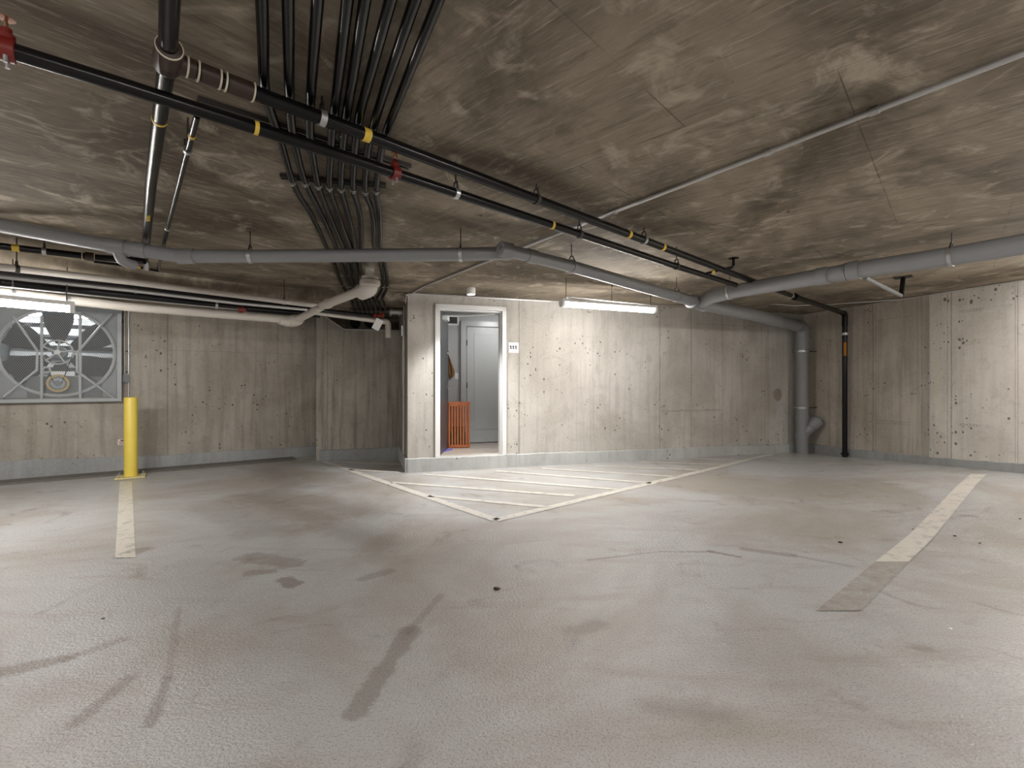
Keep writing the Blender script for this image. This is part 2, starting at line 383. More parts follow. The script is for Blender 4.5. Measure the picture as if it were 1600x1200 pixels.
def plank_mat():
    m, t, b = newmat('plank_floor')
    tc = N(t, 'ShaderNodeTexCoord').outputs['Object']
    br = N(t, 'ShaderNodeTexBrick', {'Vector': tc, 'Color1': (.42,.37,.33,1), 'Color2': (.34,.30,.27,1), 'Mortar': (.12,.1,.09,1), 'Scale': 1.0, 'Mortar Size': .003, 'Brick Width': .9, 'Row Height': .15})
    n = noise(t, mapping(t, tc, (2, 30, 1)), 2, 4)
    t.links.new(mixc(t, mth(t, 'MULTIPLY', n, .4), br.outputs[0], (.25,.21,.18)), b.inputs['Base Color']); b.inputs['Roughness'].default_value = .35
    return m
M_PLANK = plank_mat()
# ------------------------------------------------------------------ floor
def build_floor():
    bm = B(); xs = [-12+0.4*i for i in range(60)]; ys = [-7+.35*i for i in range(49)]
    g = [[bm.verts.new((x, y, floor_z(x, y))) for x in xs] for y in ys]
    for j in range(len(ys)-1):
        for i in range(len(xs)-1): bm.faces.new((g[j][i], g[j][i+1], g[j+1][i+1], g[j+1][i]))
    return structure(mk('floor', bm, M_FLOOR, matrix=Matrix()))
floor = build_floor()
def fline(name, quads, label=None):
    bm = B()
    for q in quads:
        a, b_, c, d = [Vector(v) for v in q]; n = 14; prev = None
        for i in range(n+1):
            t = i/n; l = a.lerp(d, t); r = b_.lerp(c, t)
            l.z = floor_z(l.x, l.y)+.0035; r.z = floor_z(r.x, r.y)+.0035
            cur = (bm.verts.new(l), bm.verts.new(r))
            if prev: bm.faces.new((prev[0], prev[1], cur[1], cur[0]))
            prev = cur
    o = mk(name, bm, M_LINE, parent=floor)
    if label: o['label'] = label
    return o
def stroke(p, q, wd):
    A, E = F(*p), F(*q); A.z = E.z = 0; d = (E-A).normalized(); n = Vector((-d.y, d.x, 0))*wd/2
    return (A+n, A-n, E-n, E+n)
fline('hatched_zone_marking', [stroke((506,721),(775,813),.10), stroke((775,813),(1207,710),.10)]+
      [stroke(a, b_, .085) for a, b_ in (((520,722),(627,726)),((545,734),(636,739)),((612,754),(898,775)),((670,775),(850,792)),((660,741),(965,765)),
       ((775,736),(1017,755)),((847,732),(1055,745)),((930,728),(1092,735)),((1002,722),(1132,726)),((1077,716),(1170,720)))])
fline('stall_line', [(F(187,753), F(206,753), F(212,872), F(180,872))])
fline('stall_line', [(F(1517,741), F(1543,741), F(1420,878), F(1368,878))])
M_WORN = floor_nodes('worn_parking_paint', (.15, .8, (.33, .29, .25)))
o = fline('worn_stall_line', [(F(1368,878), F(1420,878), F(1345,955), F(1275,955))]); o.data.materials[0] = M_WORN
# ------------------------------------------------------------------ ceiling slab with the thicker strip along the back left
bm = B(); bx(bm, -12, 12, -7, 10.5, CH, CH+.25)
Ad, Bd, Cd = Vector((-4.30, 4.86)), Vector((-2.96, 6.23)), Vector((-1.41, 6.447))
Z0 = Ad+(Ad-Bd).normalized()*7
prism(bm, [(Z0.x, Z0.y), (Ad.x, Ad.y), (Bd.x, Bd.y), (Cd.x, Cd.y), (-1.6, 7.2), (-1.6, 10), (-11, 10), (-11.5, Z0.y)], 2.30, CH+.01)
ceil = structure(mk('ceiling', bm, M_CEIL, matrix=Matrix()))
# ------------------------------------------------------------------ walls
TH = .155
# doorway geometry on the main wall
dl, _ = WM.at(681, 600); dr, _ = WM.at(789, 600); dtop = WM.at(735, 479)[1]; DTH = .185   # rough opening, threshold height
bm = B(); bx(bm, 0, dl, 0, TH, 0, CH); bx(bm, dr, CORNER_U+.3, 0, TH, -.05, CH); bx(bm, dl, dr, 0, TH, dtop, CH); bx(bm, dl, dr, 0, TH, 0, DTH)
wall_back = structure(mk('wall_back', bm, M_WM, matrix=WM.mat()))
bm = B(); bx(bm, -.0, .13, TH, 1.75, 0, CH)
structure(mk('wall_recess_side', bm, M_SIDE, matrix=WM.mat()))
u_j = WR.at(1455, 600)[0]
bm = B(); bx(bm, -.1, u_j, 0, .2, -.05, CH)
structure(mk('wall_right', bm, M_WR, matrix=WR.mat()))
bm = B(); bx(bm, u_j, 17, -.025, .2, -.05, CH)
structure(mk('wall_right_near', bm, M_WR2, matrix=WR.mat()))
# left wall with the opening for the fan
fu1, fz1 = WL.at(190, 479.5, .1); _, fz0 = WL.at(190, 627, .1)
FS = 1.29; fu0 = fu1-FS
FZ0, FZ1 = fz0, fz0+1.27
bm = B()
bx(bm, -5.5, fu0+.06, 0, .2, -.05, 2.42); bx(bm, fu1-.06, 4.3, 0, .2, -.05, 2.42)
bx(bm, fu0+.06, fu1-.06, 0, .2, -.05, FZ0+.06); bx(bm, fu0+.06, fu1-.06, 0, .2, FZ1-.06, 2.42)
structure(mk('wall_left', bm, M_WL, matrix=WL.mat()))
# recess back wall: profile with the service slot cut out of its top
u5, z5 = WC.at(505, 494); u6, z6 = WC.at(537, 515); u7, z7 = WC.at(625, 517)
uL, _ = WC.at(494, 600)
bm = B(); prism(bm, [(uL, 0), (1.55, 0), (1.55, z7), (u7, z7), (u6, z6), (u5, z5+.02), (u5, 2.31), (uL, 2.31)], 0, .30, 'y')
bx(bm, uL, uL+.1, .30, .9, 0, 2.31)
structure(mk('wall_recess', bm, M_WC, matrix=WC.mat()))
bm = B(); bx(bm, uL, 1.6, .32, .42, 1.6, 2.35)
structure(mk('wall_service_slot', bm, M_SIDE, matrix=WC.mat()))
# far walls behind the eye
WB = concrete('concrete_far', (.40, .37, .33), (.30, .27, .23), hole=.5)
bm = B(); bx(bm, -12, 12, -7.2, -7, -.1, CH); bx(bm, -12, -11.8, -7, 10, -.1, CH)
structure(mk('wall_behind', bm, WB, matrix=Matrix()))
# curbs at the foot of the walls
def curb(name, W, pts, th, m, z0=-.03, zfun=None):
    """pts: (u, top z); a curb with a slightly uneven top"""
    bm = B(); n = 60; prev = None
    for i in range(n+1):
        u = pts[0][0]+(pts[-1][0]-pts[0][0])*i/n
        k = 0
        while k < len(pts)-2 and u > pts[k+1][0]: k += 1
        a, b_ = pts[k], pts[k+1]; z = a[1]+(b_[1]-a[1])*(u-a[0])/(b_[0]-a[0])+random.uniform(-.006, .006)
        cur = [bm.verts.new(v) for v in ((u, -th, z0), (u, -th, z-.008), (u, -th+.008, z), (u, .0, z+.004), (u, .0, z0))]
        if prev:
            for q in range(4): bm.faces.new((prev[q], prev[q+1], cur[q+1], cur[q]))
        else: bm.faces.new(cur)
        prev = cur
    bm.faces.new(prev[::-1]); return structure(mk(name, bm, m, matrix=W.mat()))
uu = lambda W, px, py, off=.0: WM.at(px, py, off) if W is WM else W.at(px, py, off)
curb('baseboard_back', WM, [(-.03, .19), (dr+.05, .187), (WM.at(1000, 700)[0], .165), (CORNER_U-.03, .145)], .035, M_CURBL)
curb('baseboard_right', WR, [(.02, .145), (WR.at(1340,600)[0], .15), (u_j, .195), (u_j+1.6, .29), (6, .32)], .03, M_CURB)
curb('baseboard_recess', WC, [(WC.at(499, 600)[0], .165), (1.45, .15)], .03, M_CURB)
curb('baseboard_left', WL, [(-5, .30), (WL.at(0,600)[0], .255), (WL.at(190,600)[0], .20), (WL.at(320,600)[0], .175), (4.2, .16)], .018, M_CURB, .0)
bm = B(); bx(bm, -.035, -.0, -.035, 1.4, -.02, .19); structure(mk('baseboard_recess_side', bm, M_CURBL, matrix=WM.mat()))
# raised gutter strip along the left wall
bm = B(); bx(bm, -5, 3.3, -.30, -.02, -.02, .022); bx(bm, -5, 3.3, -.335, -.315, -.02, .008)
structure(mk('trim_1', bm, M_GUT, matrix=WL.mat()))
# chipped patch on the wall
bm = B(); uc_, zc_ = WM.at(1215, 617)
prism(bm, [(uc_+.10*math.cos(a)*random.uniform(.8,1.1), zc_+.11*math.sin(a)*random.uniform(.8,1.1)) for a in [i*math.pi/4 for i in range(8)]], -.004, .002, 'y'); xf(bm, WM)
o = mk('wall_patch', bm, plain('patch_mortar', (.27,.24,.20), .85, var=.2, nscale=25), parent=None); structure(o); o.name = 'trim_2'
# ------------------------------------------------------------------ doorway
bm = B(); fw = WM.at(691,600)[0]-dl
fw = .075
bx(bm, dl-.012, dl+fw-.03, -.03, TH, DTH-.02, dtop+.012); bx(bm, dr-fw+.03, dr+.012, -.03, TH, DTH-.02, dtop+.012)
bx(bm, dl-.012, dr+.012, -.03, TH, dtop-fw+.03, dtop+.012)
bx(bm, dl+fw-.03, dl+fw-.012, .03, TH-.03, DTH, dtop-.04); bx(bm, dr-fw+.012, dr-fw+.03, .03, TH-.03, DTH, dtop-.04); bx(bm, dl+.03, dr-.03, .03, TH-.03, dtop-fw+.012, dtop-fw+.03)
structure(mk('door_1', bm, M_FRAME, matrix=WM.mat()))
# room behind the doorway (parallel to the wall)
UB = WM; back = 1.42
ub0, ub1 = .24, dr+1.3
bm = B(); bx(bm, ub0, ub1, back, back+.1, DTH, 2.45)
structure(mk('wall_lobby_back', bm, M_WALLI, matrix=WM.mat()))
bm = B(); bx(bm, ub0-.1, ub0, TH+.01, back, DTH, 2.45); structure(mk('wall_lobby_left', bm, M_WALLI, matrix=WM.mat()))
bm = B(); bx(bm, ub1, ub1+.1, TH+.01, back, DTH, 2.45); structure(mk('wall_lobby_right', bm, M_WALLI, matrix=WM.mat()))
bm = B(); bx(bm, ub0, ub1, TH, back, DTH-.05, DTH); structure(mk('floor_lobby', bm, M_PLANK, matrix=WM.mat()))
bm = B(); bx(bm, ub0, ub1, TH, back, 2.38, 2.44); structure(mk('ceiling_lobby', bm, M_WALLI, matrix=WM.mat()))
# inner grey door
def WB_(px, py, off=0): # on the lobby back wall
    return WM.at(px, py, -back+off)
g0, gz1 = WB_(729, 511); g1 = g0+.84
bm = B()
bx(bm, g0, g1, back-.03, back+.01, DTH+.015, gz1)
M0 = mk('door_2', bm, M_DOORG, matrix=WM.mat()); structure(M0)
def kid(name, fn, m, parent, W=WM):
    bm = B(); fn(bm); xf(bm, W); me = bpy.data.meshes.new(name); bmesh.ops.recalc_face_normals(bm, faces=bm.faces[:])
    inv = parent.matrix_world.inverted()
    bmesh.ops.transform(bm, matrix=inv, verts=bm.verts[:]); bm.to_mesh(me); bm.free(); me.materials.append(m)
    o = bpy.data.objects.new(name, me); COL.objects.link(o); o.parent = parent; WORLD[o.name] = (0,0,0); return o
bpy.context.view_layer.update()
pz0, pz1 = WB_(740, 670)[1], WB_(740, 522)[1]
def panel(bm):
    a, b_ = g0+.13, g1-.13
    for z in (pz0, pz1):
        bx(bm, a, b_, back-.036, back-.03, z-.006, z+.006)
    bx(bm, a-.006, a, back-.036, back-.03, pz0, pz1); bx(bm, b_, b_+.006, back-.036, back-.03, pz0, pz1)
kid('panel_moulding', panel, M_DOORG, M0)
def casing(bm):
    c0 = WB_(719.5, 600)[0]; cz = WB_(740, 502.5)[1]
    bx(bm, c0, g0-.012, back-.045, back, DTH, cz); bx(bm, g1+.012, g1+.11, back-.045, back, DTH, cz); bx(bm, g0-.012, g1+.012, back-.045, back, gz1+.012, cz)
kid('casing', casing, M_DOORG, M0)
for z in (WB_(729, 536)[1], WB_(729, 602)[1]): kid('hinge', lambda bm, z=z: bx(bm, g0-.012, g0+.004, back-.05, back-.025, z-.045, z+.045), M_DARK, M0)
# open door leaf
hx = WM.w(dl+.055, 0, -.075)
end = D(700.5, 700, 7.52)
LD = Wall((hx.x, hx.y), (end.x-hx.x, end.y-hx.y)); LL = .86
t = thing('door_leaf', 'dark grey door leaf standing open inside the doorway left jamb', 'door', (hx.x, hx.y, DTH))
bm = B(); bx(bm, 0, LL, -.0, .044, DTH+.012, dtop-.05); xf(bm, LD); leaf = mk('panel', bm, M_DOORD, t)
hz_ = CZ+(600-604)/FPX*7.3
bm = B(); xx = LL-.075; lathe(bm, [(.028, 0), (.028, .012), (.012, .014), (.012, .05)], LD.w(xx, hz_, 0), -LD.n.to_3d(), 16)
tube(bm, fillet([LD.w(xx, hz_, .03), LD.w(xx, hz_, .06), LD.w(xx-.13, hz_, .06)], .015), .012, 10)
o = mk('lever_handle', bm, M_CHROME, leaf)
bm = B(); lathe(bm, [(.025, 0), (.022, .018), (.006, .02)], LD.w(xx, CZ+(600-550)/FPX*7.3, 0), -LD.n.to_3d(), 16); mk('deadbolt', bm, M_CHROME, leaf)
for z in (.45, 1.15, 1.85):
    bm = B(); tube(bm, [LD.w(-.012, z-.05, .012), LD.w(-.012, z+.05, .012)], .008, 8); mk('hinge', bm, M_GALV, t)
bm = B(); zc0 = dtop-.12
bx(bm, .30, .52, -.07, 0, zc0-.03, zc0+.035); xf(bm, LD); mk('closer_body', bm, M_WHITE, t)
bm = B(); a = LD.w(.42, zc0+.04, .04); c_ = WM.w(dr-.12, dtop-.075, -.12); e_ = WM.w((dl+dr)/2-.02, dtop-.075, -.42)
tube(bm, [a, e_], .011, 8); tube(bm, [e_, c_], .011, 8); mk('closer_arm', bm, M_WHITE, t)
# vent grille, switch, cloth
a0, az0 = WB_(694, 508); a1, az1 = WB_(717, 493)
t = thing('vent_grille', 'white framed vent grille high on lobby wall above the hanging cloth', 'vent', WM.w(a0, az0, -back))
bm = B(); bx(bm, a0, a1, back-.015, back, az0, az0+.03); bx(bm, a0, a1, back-.015, back, az1-.03, az1); bx(bm, a0, a0+.03, back-.015, back, az0, az1); bx(bm, a1-.03, a1, back-.015, back, az0, az1); xf(bm, WM); mk('frame', bm, M_WHITE, t)
bm = B()
for i in range(6):
    z = az0+.035+(az1-az0-.07)*i/5; bx(bm, a0+.03, a1-.03, back-.012, back-.002, z-.004, z+.004)
xf(bm, WM); mk('slats', bm, M_FAND, t)
bm = B(); bx(bm, a0+.02, a1-.02, back-.003, back, az0+.02, az1-.02); xf(bm, WM); mk('duct_shade_sheet', bm, M_DARK, t)  # flat dark sheet, stands for the shade inside the duct
s0, sz0 = WB_(710.5, 592); s1, sz1 = WB_(716, 583)
t = thing('light_switch', 'white light switch beside the grey inner door', 'switch', WM.w(s0, sz0, -back))
bm = B(); bx(bm, s0, s1, back-.008, back, sz0, sz1); xf(bm, WM); mk('plate', bm, M_WHITE, t)
bm = B(); bx(bm, s0+.015, s1-.015, back-.013, back-.008, sz0+.03, sz1-.03); xf(bm, WM); mk('rocker', bm, M_FRAME, t)
# cloth: draped from a hook, folds
bm = B(); cu, cz1 = WB_(701, 553); cz0 = WB_(703, 590)[1]
rows = []
for j in range(13):
    v = j/12; wv = [.012,.03,.045,.06,.075,.09,.105,.12,.135,.14,.115,.07,.02][j]
    rows.append([bm.verts.new((cu-.02+.03*v+wv*(k/10-.42)+.02*v, back-.03-.018*math.cos(k*1.6+v)-.01*v, cz1+(cz0-cz1)*v-(.05*abs(k/10-.55) if j > 8 else 0))) for k in range(11)])
for a_, b_ in zip(rows, rows[1:]):
    for k in range(10):
        f = bm.faces.new((a_[k], a_[k+1], b_[k+1], b_[k])); f.smooth = True
bmesh.ops.solidify(bm, geom=bm.faces[:], thickness=.006); xf(bm, WM)
t = thing('hanging_cloth', 'tan brown cloth hanging on the lobby wall above the wooden rack', 'cloth', WM.w(cu, cz0, -back+.03))
mk('cloth', bm, M_CLOTH, t)
bm = B(); tube(bm, [WM.w(cu-.018, cz1+.01, -back), WM.w(cu-.018, cz1+.01, -back+.05)], .006, 8); mk('hook', bm, M_CHROME, t)
# wooden rack with bottles
RW = Wall((D(702, 600, 7.5).x, D(702, 600, 7.5).y), (.97, .243)); RWd, RH, RDp = .31, .70, .22
rbz = DTH
t = thing('wooden_rack', 'orange brown slatted wooden rack standing on the lobby floor', 'rack', RW.w(RWd/2, rbz))
def part(name, fn, m, par, W): bm = B(); fn(bm); xf(bm, W); return mk(name, bm, m, par)
for (x, y) in ((0, 0), (RWd, 0), (0, RDp), (RWd, RDp)):
    part('corner_post', lambda bm: bx(bm, x-.012, x+.012, y-.012, y+.012, rbz, rbz+RH), M_WOOD, t, RW)
for z in (rbz+.03, rbz+RH-.02):
    for (xa, xb, ya, yb) in ((0, RWd, -.012, .006), (0, RWd, RDp-.006, RDp+.012), (-.012, .006, 0, RDp), (RWd-.006, RWd+.012, 0, RDp)):
        part('rail', lambda bm: bx(bm, xa, xb, ya, yb, z-.022, z+.022), M_WOOD, t, RW)
for i in range(6):
    x = .045+(RWd-.09)*i/5
    part('front_slat', lambda bm: bx(bm, x-.012, x+.012, -.008, .002, rbz+.03, rbz+RH-.02), M_WOOD, t, RW)
    part('back_slat', lambda bm: bx(bm, x-.012, x+.012, RDp-.002, RDp+.008, rbz+.03, rbz+RH-.02), M_WOOD, t, RW)
part('top_board', lambda bm: bx(bm, -.02, RWd+.02, -.02, RDp+.02, rbz+RH, rbz+RH+.022), M_WOOD, t, RW)
part('bottom_board', lambda bm: bx(bm, 0, RWd, 0, RDp, rbz+.012, rbz+.024), M_WOOD, t, RW)
bz = rbz+.0245
for i, (x, y) in enumerate(((.05,.06),(.13,.06),(.21,.06),(.09,.15),(.17,.15),(.25,.15))):
    bm = B(); lathe(bm, [(.034, 0), (.037, .01), (.037, .18), (.014, .235), (.014, .30), (.016, .305)], (0,0,0), seg=16)
    M = RW.mat()@Matrix.Translation((x, y, bz)); bmesh.ops.transform(bm, matrix=M, verts=bm.verts[:])
    o = mk('bottle', bm, M_BOTTLE); tag(o, 'dark glass bottle standing inside the slatted wooden rack', 'bottle', 'dark bottles inside the wooden rack')
# lobby ceiling lamp
lp = WM.w(dl+1.25, 2.38, -.75)
t = thing('lobby_lamp', 'round white lamp on the lobby ceiling behind the doorway', 'lamp', lp)
bm = B(); lathe(bm, [(.16, 0), (.16, -.03), (.14, -.03)], lp, seg=28); mk('base', bm, M_WHITE, t)
bm = B(); lathe(bm, [(.14, -.03), (.12, -.06), (.05, -.075)], lp, seg=28); mk('lens', bm, emis('lobby_lamp_glow', (1,.98,.95,1), 10), t)
# blue tape scrap on the lobby floor
bm = B(); p0, p1 = WM.at(690, 702, -.55), None
q = [D(x, y, (CZ-DTH)*FPX/(y-600)) for x, y in ((690,704.5),(706,701),(707,703),(691,706.5))]
vs = [bm.verts.new(v+Vector((0,0,.002))) for v in q]; vs2 = [bm.verts.new(v+Vector((0,0,.004))) for v in q]
bm.faces.new(vs[::-1]); bm.faces.new(vs2)
for i in range(4): bm.faces.new((vs[i], vs[(i+1)%4], vs2[(i+1)%4], vs2[i]))
tag(mk('tape_scrap', bm, plain('blue_tape', (.10,.12,.55), .5)), 'small blue scrap on lobby floor below the wooden rack', 'scrap')
# number sign 111
a0, az0 = WM.at(794.8, 551, .012); a1, az1 = WM.at(810.3, 535.5, .012)
t = thing('number_sign', 'small white square sign reading 111 right of doorway', 'sign', WM.w(a0, az0))
part('plate', lambda bm: bx(bm, a0, a1, -.012, 0, az0, az1), M_WHITE, t, WM)
def digits(bm):
    W_ = a1-a0; H_ = az1-az0
    for f in (.22, .48, .74):
        x = a0+W_*f; z0_, z1_ = az0+H_*.36, az0+H_*.72
        bx(bm, x-.010, x+.010, -.0135, -.012, z0_, z1_); bx(bm, x-.020, x-.008, -.0135, -.012, z1_-.022, z1_-.008); bx(bm, x-.018, x+.018, -.0135, -.012, z0_, z0_+.007)
part('numerals', digits, M_INK, t, WM)
# small notice by the bollard
a0, az0 = WL.at(184, 695.5, .004); a1, az1 = WL.at(196, 686, .004)
t = thing('notice_card', 'small white notice with red heading on wall behind the yellow bollard', 'sign', WL.w(a0, az0))
part('card', lambda bm: bx(bm, a0, a1, -.004, 0, az0, az1), plain('notice_white', (.70,.60,.58), .6), t, WL)
part('red_heading', lambda bm: bx(bm, a0+.03, a1-.015, -.0052, -.004, az1-.025, az1-.008), M_RED, t, WL)
part('text_lines', lambda bm: [bx(bm, a0+.015, a1-.02, -.0052, -.004, z, z+.006) for z in (az0+.012, az0+.026, az0+.042)], M_INK, t, WL)
# ------------------------------------------------------------------ lamps
def tube_light(p, q, label, rods=(), glow=M_TUBE, group=None):
    c = (p+q)/2; t = thing('tube_light', label, 'light', c, group)
    d = (q-p).normalized(); L = (q-p).length
    n = Vector((-d.y, d.x, 0)).normalized(); up = Vector((0,0,1))
    bm = B()
    for s in (0,): pass
    prof = [(-.045, .035), (-.05, .0), (-.03, -.0), (.03, 0), (.05, 0), (.045, .035)]
    a = [bm.verts.new(p+n*x+up*z) for x, z in prof]; b_ = [bm.verts.new(q+n*x+up*z) for x, z in prof]
    for i in range(6): bm.faces.new((a[i], a[(i+1) % 6], b_[(i+1) % 6], b_[i]))
    bm.faces.new(a[::-1]); bm.faces.new(b_); mk('housing', bm, M_WHITE, t)
    bm = B(); a, b_ = [], []; k = 10
    for i in range(k+1):
        an = math.pi*i/k; x = -.042*math.cos(an); z = -.052*math.sin(an)-.001
        a.append(bm.verts.new(p+d*.02+n*x+up*z)); b_.append(bm.verts.new(q-d*.02+n*x+up*z))
    for i in range(k):
        f = bm.faces.new((a[i], a[i+1], b_[i+1], b_[i])); f.smooth = True
    bm.faces.new((a[0], b_[0], b_[-1], a[-1])); bm.faces.new(a[::-1]); bm.faces.new(b_); mk('lens', bm, glow, t)
    for e, s in ((p, -1), (q, 1)):
        bm = B(); e2 = e+d*s*.0
        vs = []
        for off in (-.02*s, .012*s):
            vs.append([bm.verts.new(e+d*off+n*x+up*z) for x, z in ((-.052,.037),(-.052,-.02),(-.03,-.055),(.03,-.055),(.052,-.02),(.052,.037))])
        for i in range(6): bm.faces.new((vs[0][i], vs[0][(i+1)%6], vs[1][(i+1)%6], vs[1][i]))
        bm.faces.new(vs[0]); bm.faces.new(vs[1][::-1]); mk('end_cap', bm, M_WHITE, t)
    for f in rods:
        b0 = p.lerp(q, f)+up*.035; top = CH if rods_top is None else rods_top
        bm = B(); tube(bm, [b0, Vector((b0.x, b0.y, top))], .004, 6); mk('hanging_rod', bm, M_ROD, t)
    return t
rods_top = None
l1a = P(878, 472, .94); l1b = P(1022, 482.5, .94)
tube_light(l1a, l1b, 'lit tube light hanging by rods in front of the doorway wall', (.04, .52, .96))
l2r = D(114, 479, 4.08); l2d = (D(0, 468, 3.80)-l2r).normalized(); l2l = l2r+l2d*1.29
rods_top = 2.03
tube_light(l2l, l2r, 'lit tube light under the pipes in front of the exhaust fan', (.10, .6, .97))
rods_top = None
for c, az, lab in ((Vector((3.6, 1.2, 2.2)), 47, 'added fill tube light right of the eye near the right wall'), (Vector((-1.9, -.7, 2.2)), 47, 'added fill tube light behind the eye on the left'),
                   (Vector((1.7, -1.6, 2.2)), 47, 'added fill tube light behind the eye on the right'), (Vector((5.85, 4.25, 2.2)), 163, 'added fill tube light close to the near right wall'), (Vector((-6.3, .6, 2.2)), 47, 'added fill tube light in the left bay outside the frame')):
    dd = Vector((math.sin(math.radians(az)), math.cos(math.radians(az)), 0))*.64
    tube_light(c-dd, c+dd, lab, (.05, .95), glow=M_FILL)  # unseen fill tubes, added outside the frame to even out the brightness
# downlight over the doorway
dp = D(736, 449.5, 6.13); dp.z = CH
t = thing('ceiling_downlight', 'small white cylindrical downlight on ceiling above the doorway', 'light', dp)
bm = B(); lathe(bm, [(.052, 0), (.056, -.003), (.056, -.085), (.050, -.09), (.046, -.075)], dp, seg=28); mk('housing', bm, M_WHITE, t)
bm = B(); lathe(bm, [(.045, -.074), (.045, -.078)], dp, seg=24); mk('lens', bm, M_LENS, t)
sl = bpy.data.lights.new('downlight_beam', 'SPOT'); sl.energy = SPOT_W; sl.spot_size = math.radians(108); sl.spot_blend = .8; sl.shadow_soft_size = .035; sl.color = (1, .985, .96)
so = bpy.data.objects.new('downlight_beam', sl); COL.objects.link(so); so.location = (0, 0, -.10); so.parent = t
# ------------------------------------------------------------------ pipes
def seg_at(pts, px=None, py=None):
    for a, b_ in zip(pts, pts[1:]):
        k = 0 if px is not None else 1; v = px if px is not None else py
        pa, pb = proj(a)[k], proj(b_)[k]
        if min(pa, pb)-.5 <= v <= max(pa, pb)+.5 and pa != pb:
            lo, hi = 0.0, 1.0
            for _ in range(30):
                m = (lo+hi)/2
                if (proj(a.lerp(b_, m))[k]-v)*(pb-pa) > 0: hi = m
                else: lo = m
            return a.lerp(b_, (lo+hi)/2), (b_-a).normalized()
    raise ValueError((px, py))
def pipe_part(par, pts, r, m, name='pipe', seg=18, fr=0.0):
    bm = B(); tube(bm, fillet(pts, fr) if fr and len(pts) > 2 else pts, r, seg); return mk(name, bm, m, par)
def collar(par, pts, r, half, m, name='coupling', px=None, py=None, th=.006):
    c, d = seg_at(pts, px, py); bm = B(); strip_band(bm, c, d, r, half, th); return mk(name, bm, m, par)
def hanger(pts, r, label, px=None, py=None, ringm=None, cat='pipe hanger', top=CH, group='pipe hangers on rods'):
    c, d = seg_at(pts, px, py); t = thing('pipe_hanger', label, cat, (c.x, c.y, c.z-r-.004), group)
    bm = B(); strip_band(bm, c, d, r+.001, .013, .0045, 22); mk('band', bm, ringm or M_GALV, t)
    nn = d.cross(Vector((0,0,1))).normalized(); h = c.z+r
    bm = B(); tube(bm, [c+nn*r*.75+Vector((0,0,r*.72)), c+nn*.012+Vector((0,0,r+.035)), c-nn*.012+Vector((0,0,r+.035)), c-nn*r*.75+Vector((0,0,r*.72))], .0055, 6); mk('yoke', bm, M_ROD, t)
    if top-(h+.03) > .01:
        bm = B(); tube(bm, [Vector((c.x, c.y, h+.028)), Vector((c.x, c.y, top))], .0045, 6); mk('rod', bm, M_ROD, t)
    return t
# --- grey drain pipe across the left
A = [D(-60, 342, 3.35), D(0, 352, 3.45), D(180, 385, 3.62), D(285, 400.5, 3.78), D(391, 400.5, 3.86), D(720, 397.5, 3.78), D(795, 395.5, 3.84)]
dA = thing('drain_pipe', 'long grey drain pipe crossing the left half under the ceiling', 'pipe', A[3])
pipe_part(dA, A, .052, M_PVC)
collar(dA, A, .052, .055, M_PVC, 'coupling', px=182, th=.007); collar(dA, A, .052, .04, M_PVC, 'coupling', px=218, th=.007)
collar(dA, A, .052, .06, M_PVC, 'elbow', px=291, th=.008); 
c, _ = seg_at(A, px=183)
bm = B(); e_ = c+Vector((-.02, .14, -.13)); tube(bm, fillet([c, c+Vector((.01,.02,-.10)), c+Vector((.02,.14,-.105))], .05), .036, 16); mk('branch_elbow', bm, M_PVC, dA)
# --- grey pipe from the cap to the corner
Bp = [D(786, 389.5, 3.74), D(892, 416, 4.22), D(1057, 463, 5.55), D(1090, 473, 5.9), D(1180, 492.5, 6.95), D(1251, 510, 8.15)]
dB = thing('drain_pipe', 'grey drain pipe running from round end cap to the corner downpipe', 'pipe', Bp[0])
bm = B(); tube(bm, Bp[:4], [.050, .052, .062, .064], 20); mk('pipe', bm, M_PVC, dB)
d0 = (Bp[1]-Bp[0]).normalized()
bm = B(); lathe(bm, [(.055, -.03), (.061, -.022), (.061, .045), (.064, .05), (.064, .075), (.056, .08)], Bp[0], d0, 24); ecap = mk('end_cap', bm, M_PVC, dB)
bm = B(); lathe(bm, [(.017, -.04), (.017, -.028)], Bp[0], d0, 4); mk('cleanout_plug', bm, M_PVC, ecap)
collar(dB, Bp, .051, .05, M_PVC, 'coupling', px=830, th=.006)
bm = B(); tube(bm, Bp[3:], [.080, .088, .094], 22); mk('pipe', bm, M_PVC, dB)
bm = B(); dw = (Bp[4]-Bp[3]).normalized(); lathe(bm, [(.06, -.17), (.084, -.165), (.084, -.10), (.078, -.09), (.086, .12), (.094, .125), (.094, .2), (.08, .205)], Bp[3], dw, 24); mk('wye_fitting', bm, M_PVC, dB)
collar(dB, Bp, .091, .012, M_PVC, 'coupling', px=1216, th=.005)
# downpipe
dx, dy = 4.955, 8.2
zt = D(1253, 512, 8.2).z
V = [Vector((dx, dy, zt)), Vector((dx, dy, 0))]
dV = thing('downpipe', 'thick grey vertical downpipe in the corner with angled cleanout branch', 'pipe', (dx, dy, 0))
bm = B(); e0 = Bp[-1]; tube(bm, fillet([e0+(Bp[-2]-e0).normalized()*.18, Vector((dx, dy, zt+.02)), Vector((dx, dy, zt-.26))], .14, 8), .100, 22); mk('elbow', bm, M_PVC, dV)
pipe_part(dV, [Vector((dx, dy, zt-.2)), Vector((dx, dy, .002))], .093, M_PVC)
zf = lambda y: D(1253, y, 8.2).z
for y0, y1 in ((535, 546), (650, 658), (676, 684)):
    bm = B(); lathe(bm, [(.094, zf(y1)), (.105, zf(y1)), (.105, zf(y0)), (.094, zf(y0))], (dx, dy, 0), seg=24); mk('socket', bm, M_PVC, dV)
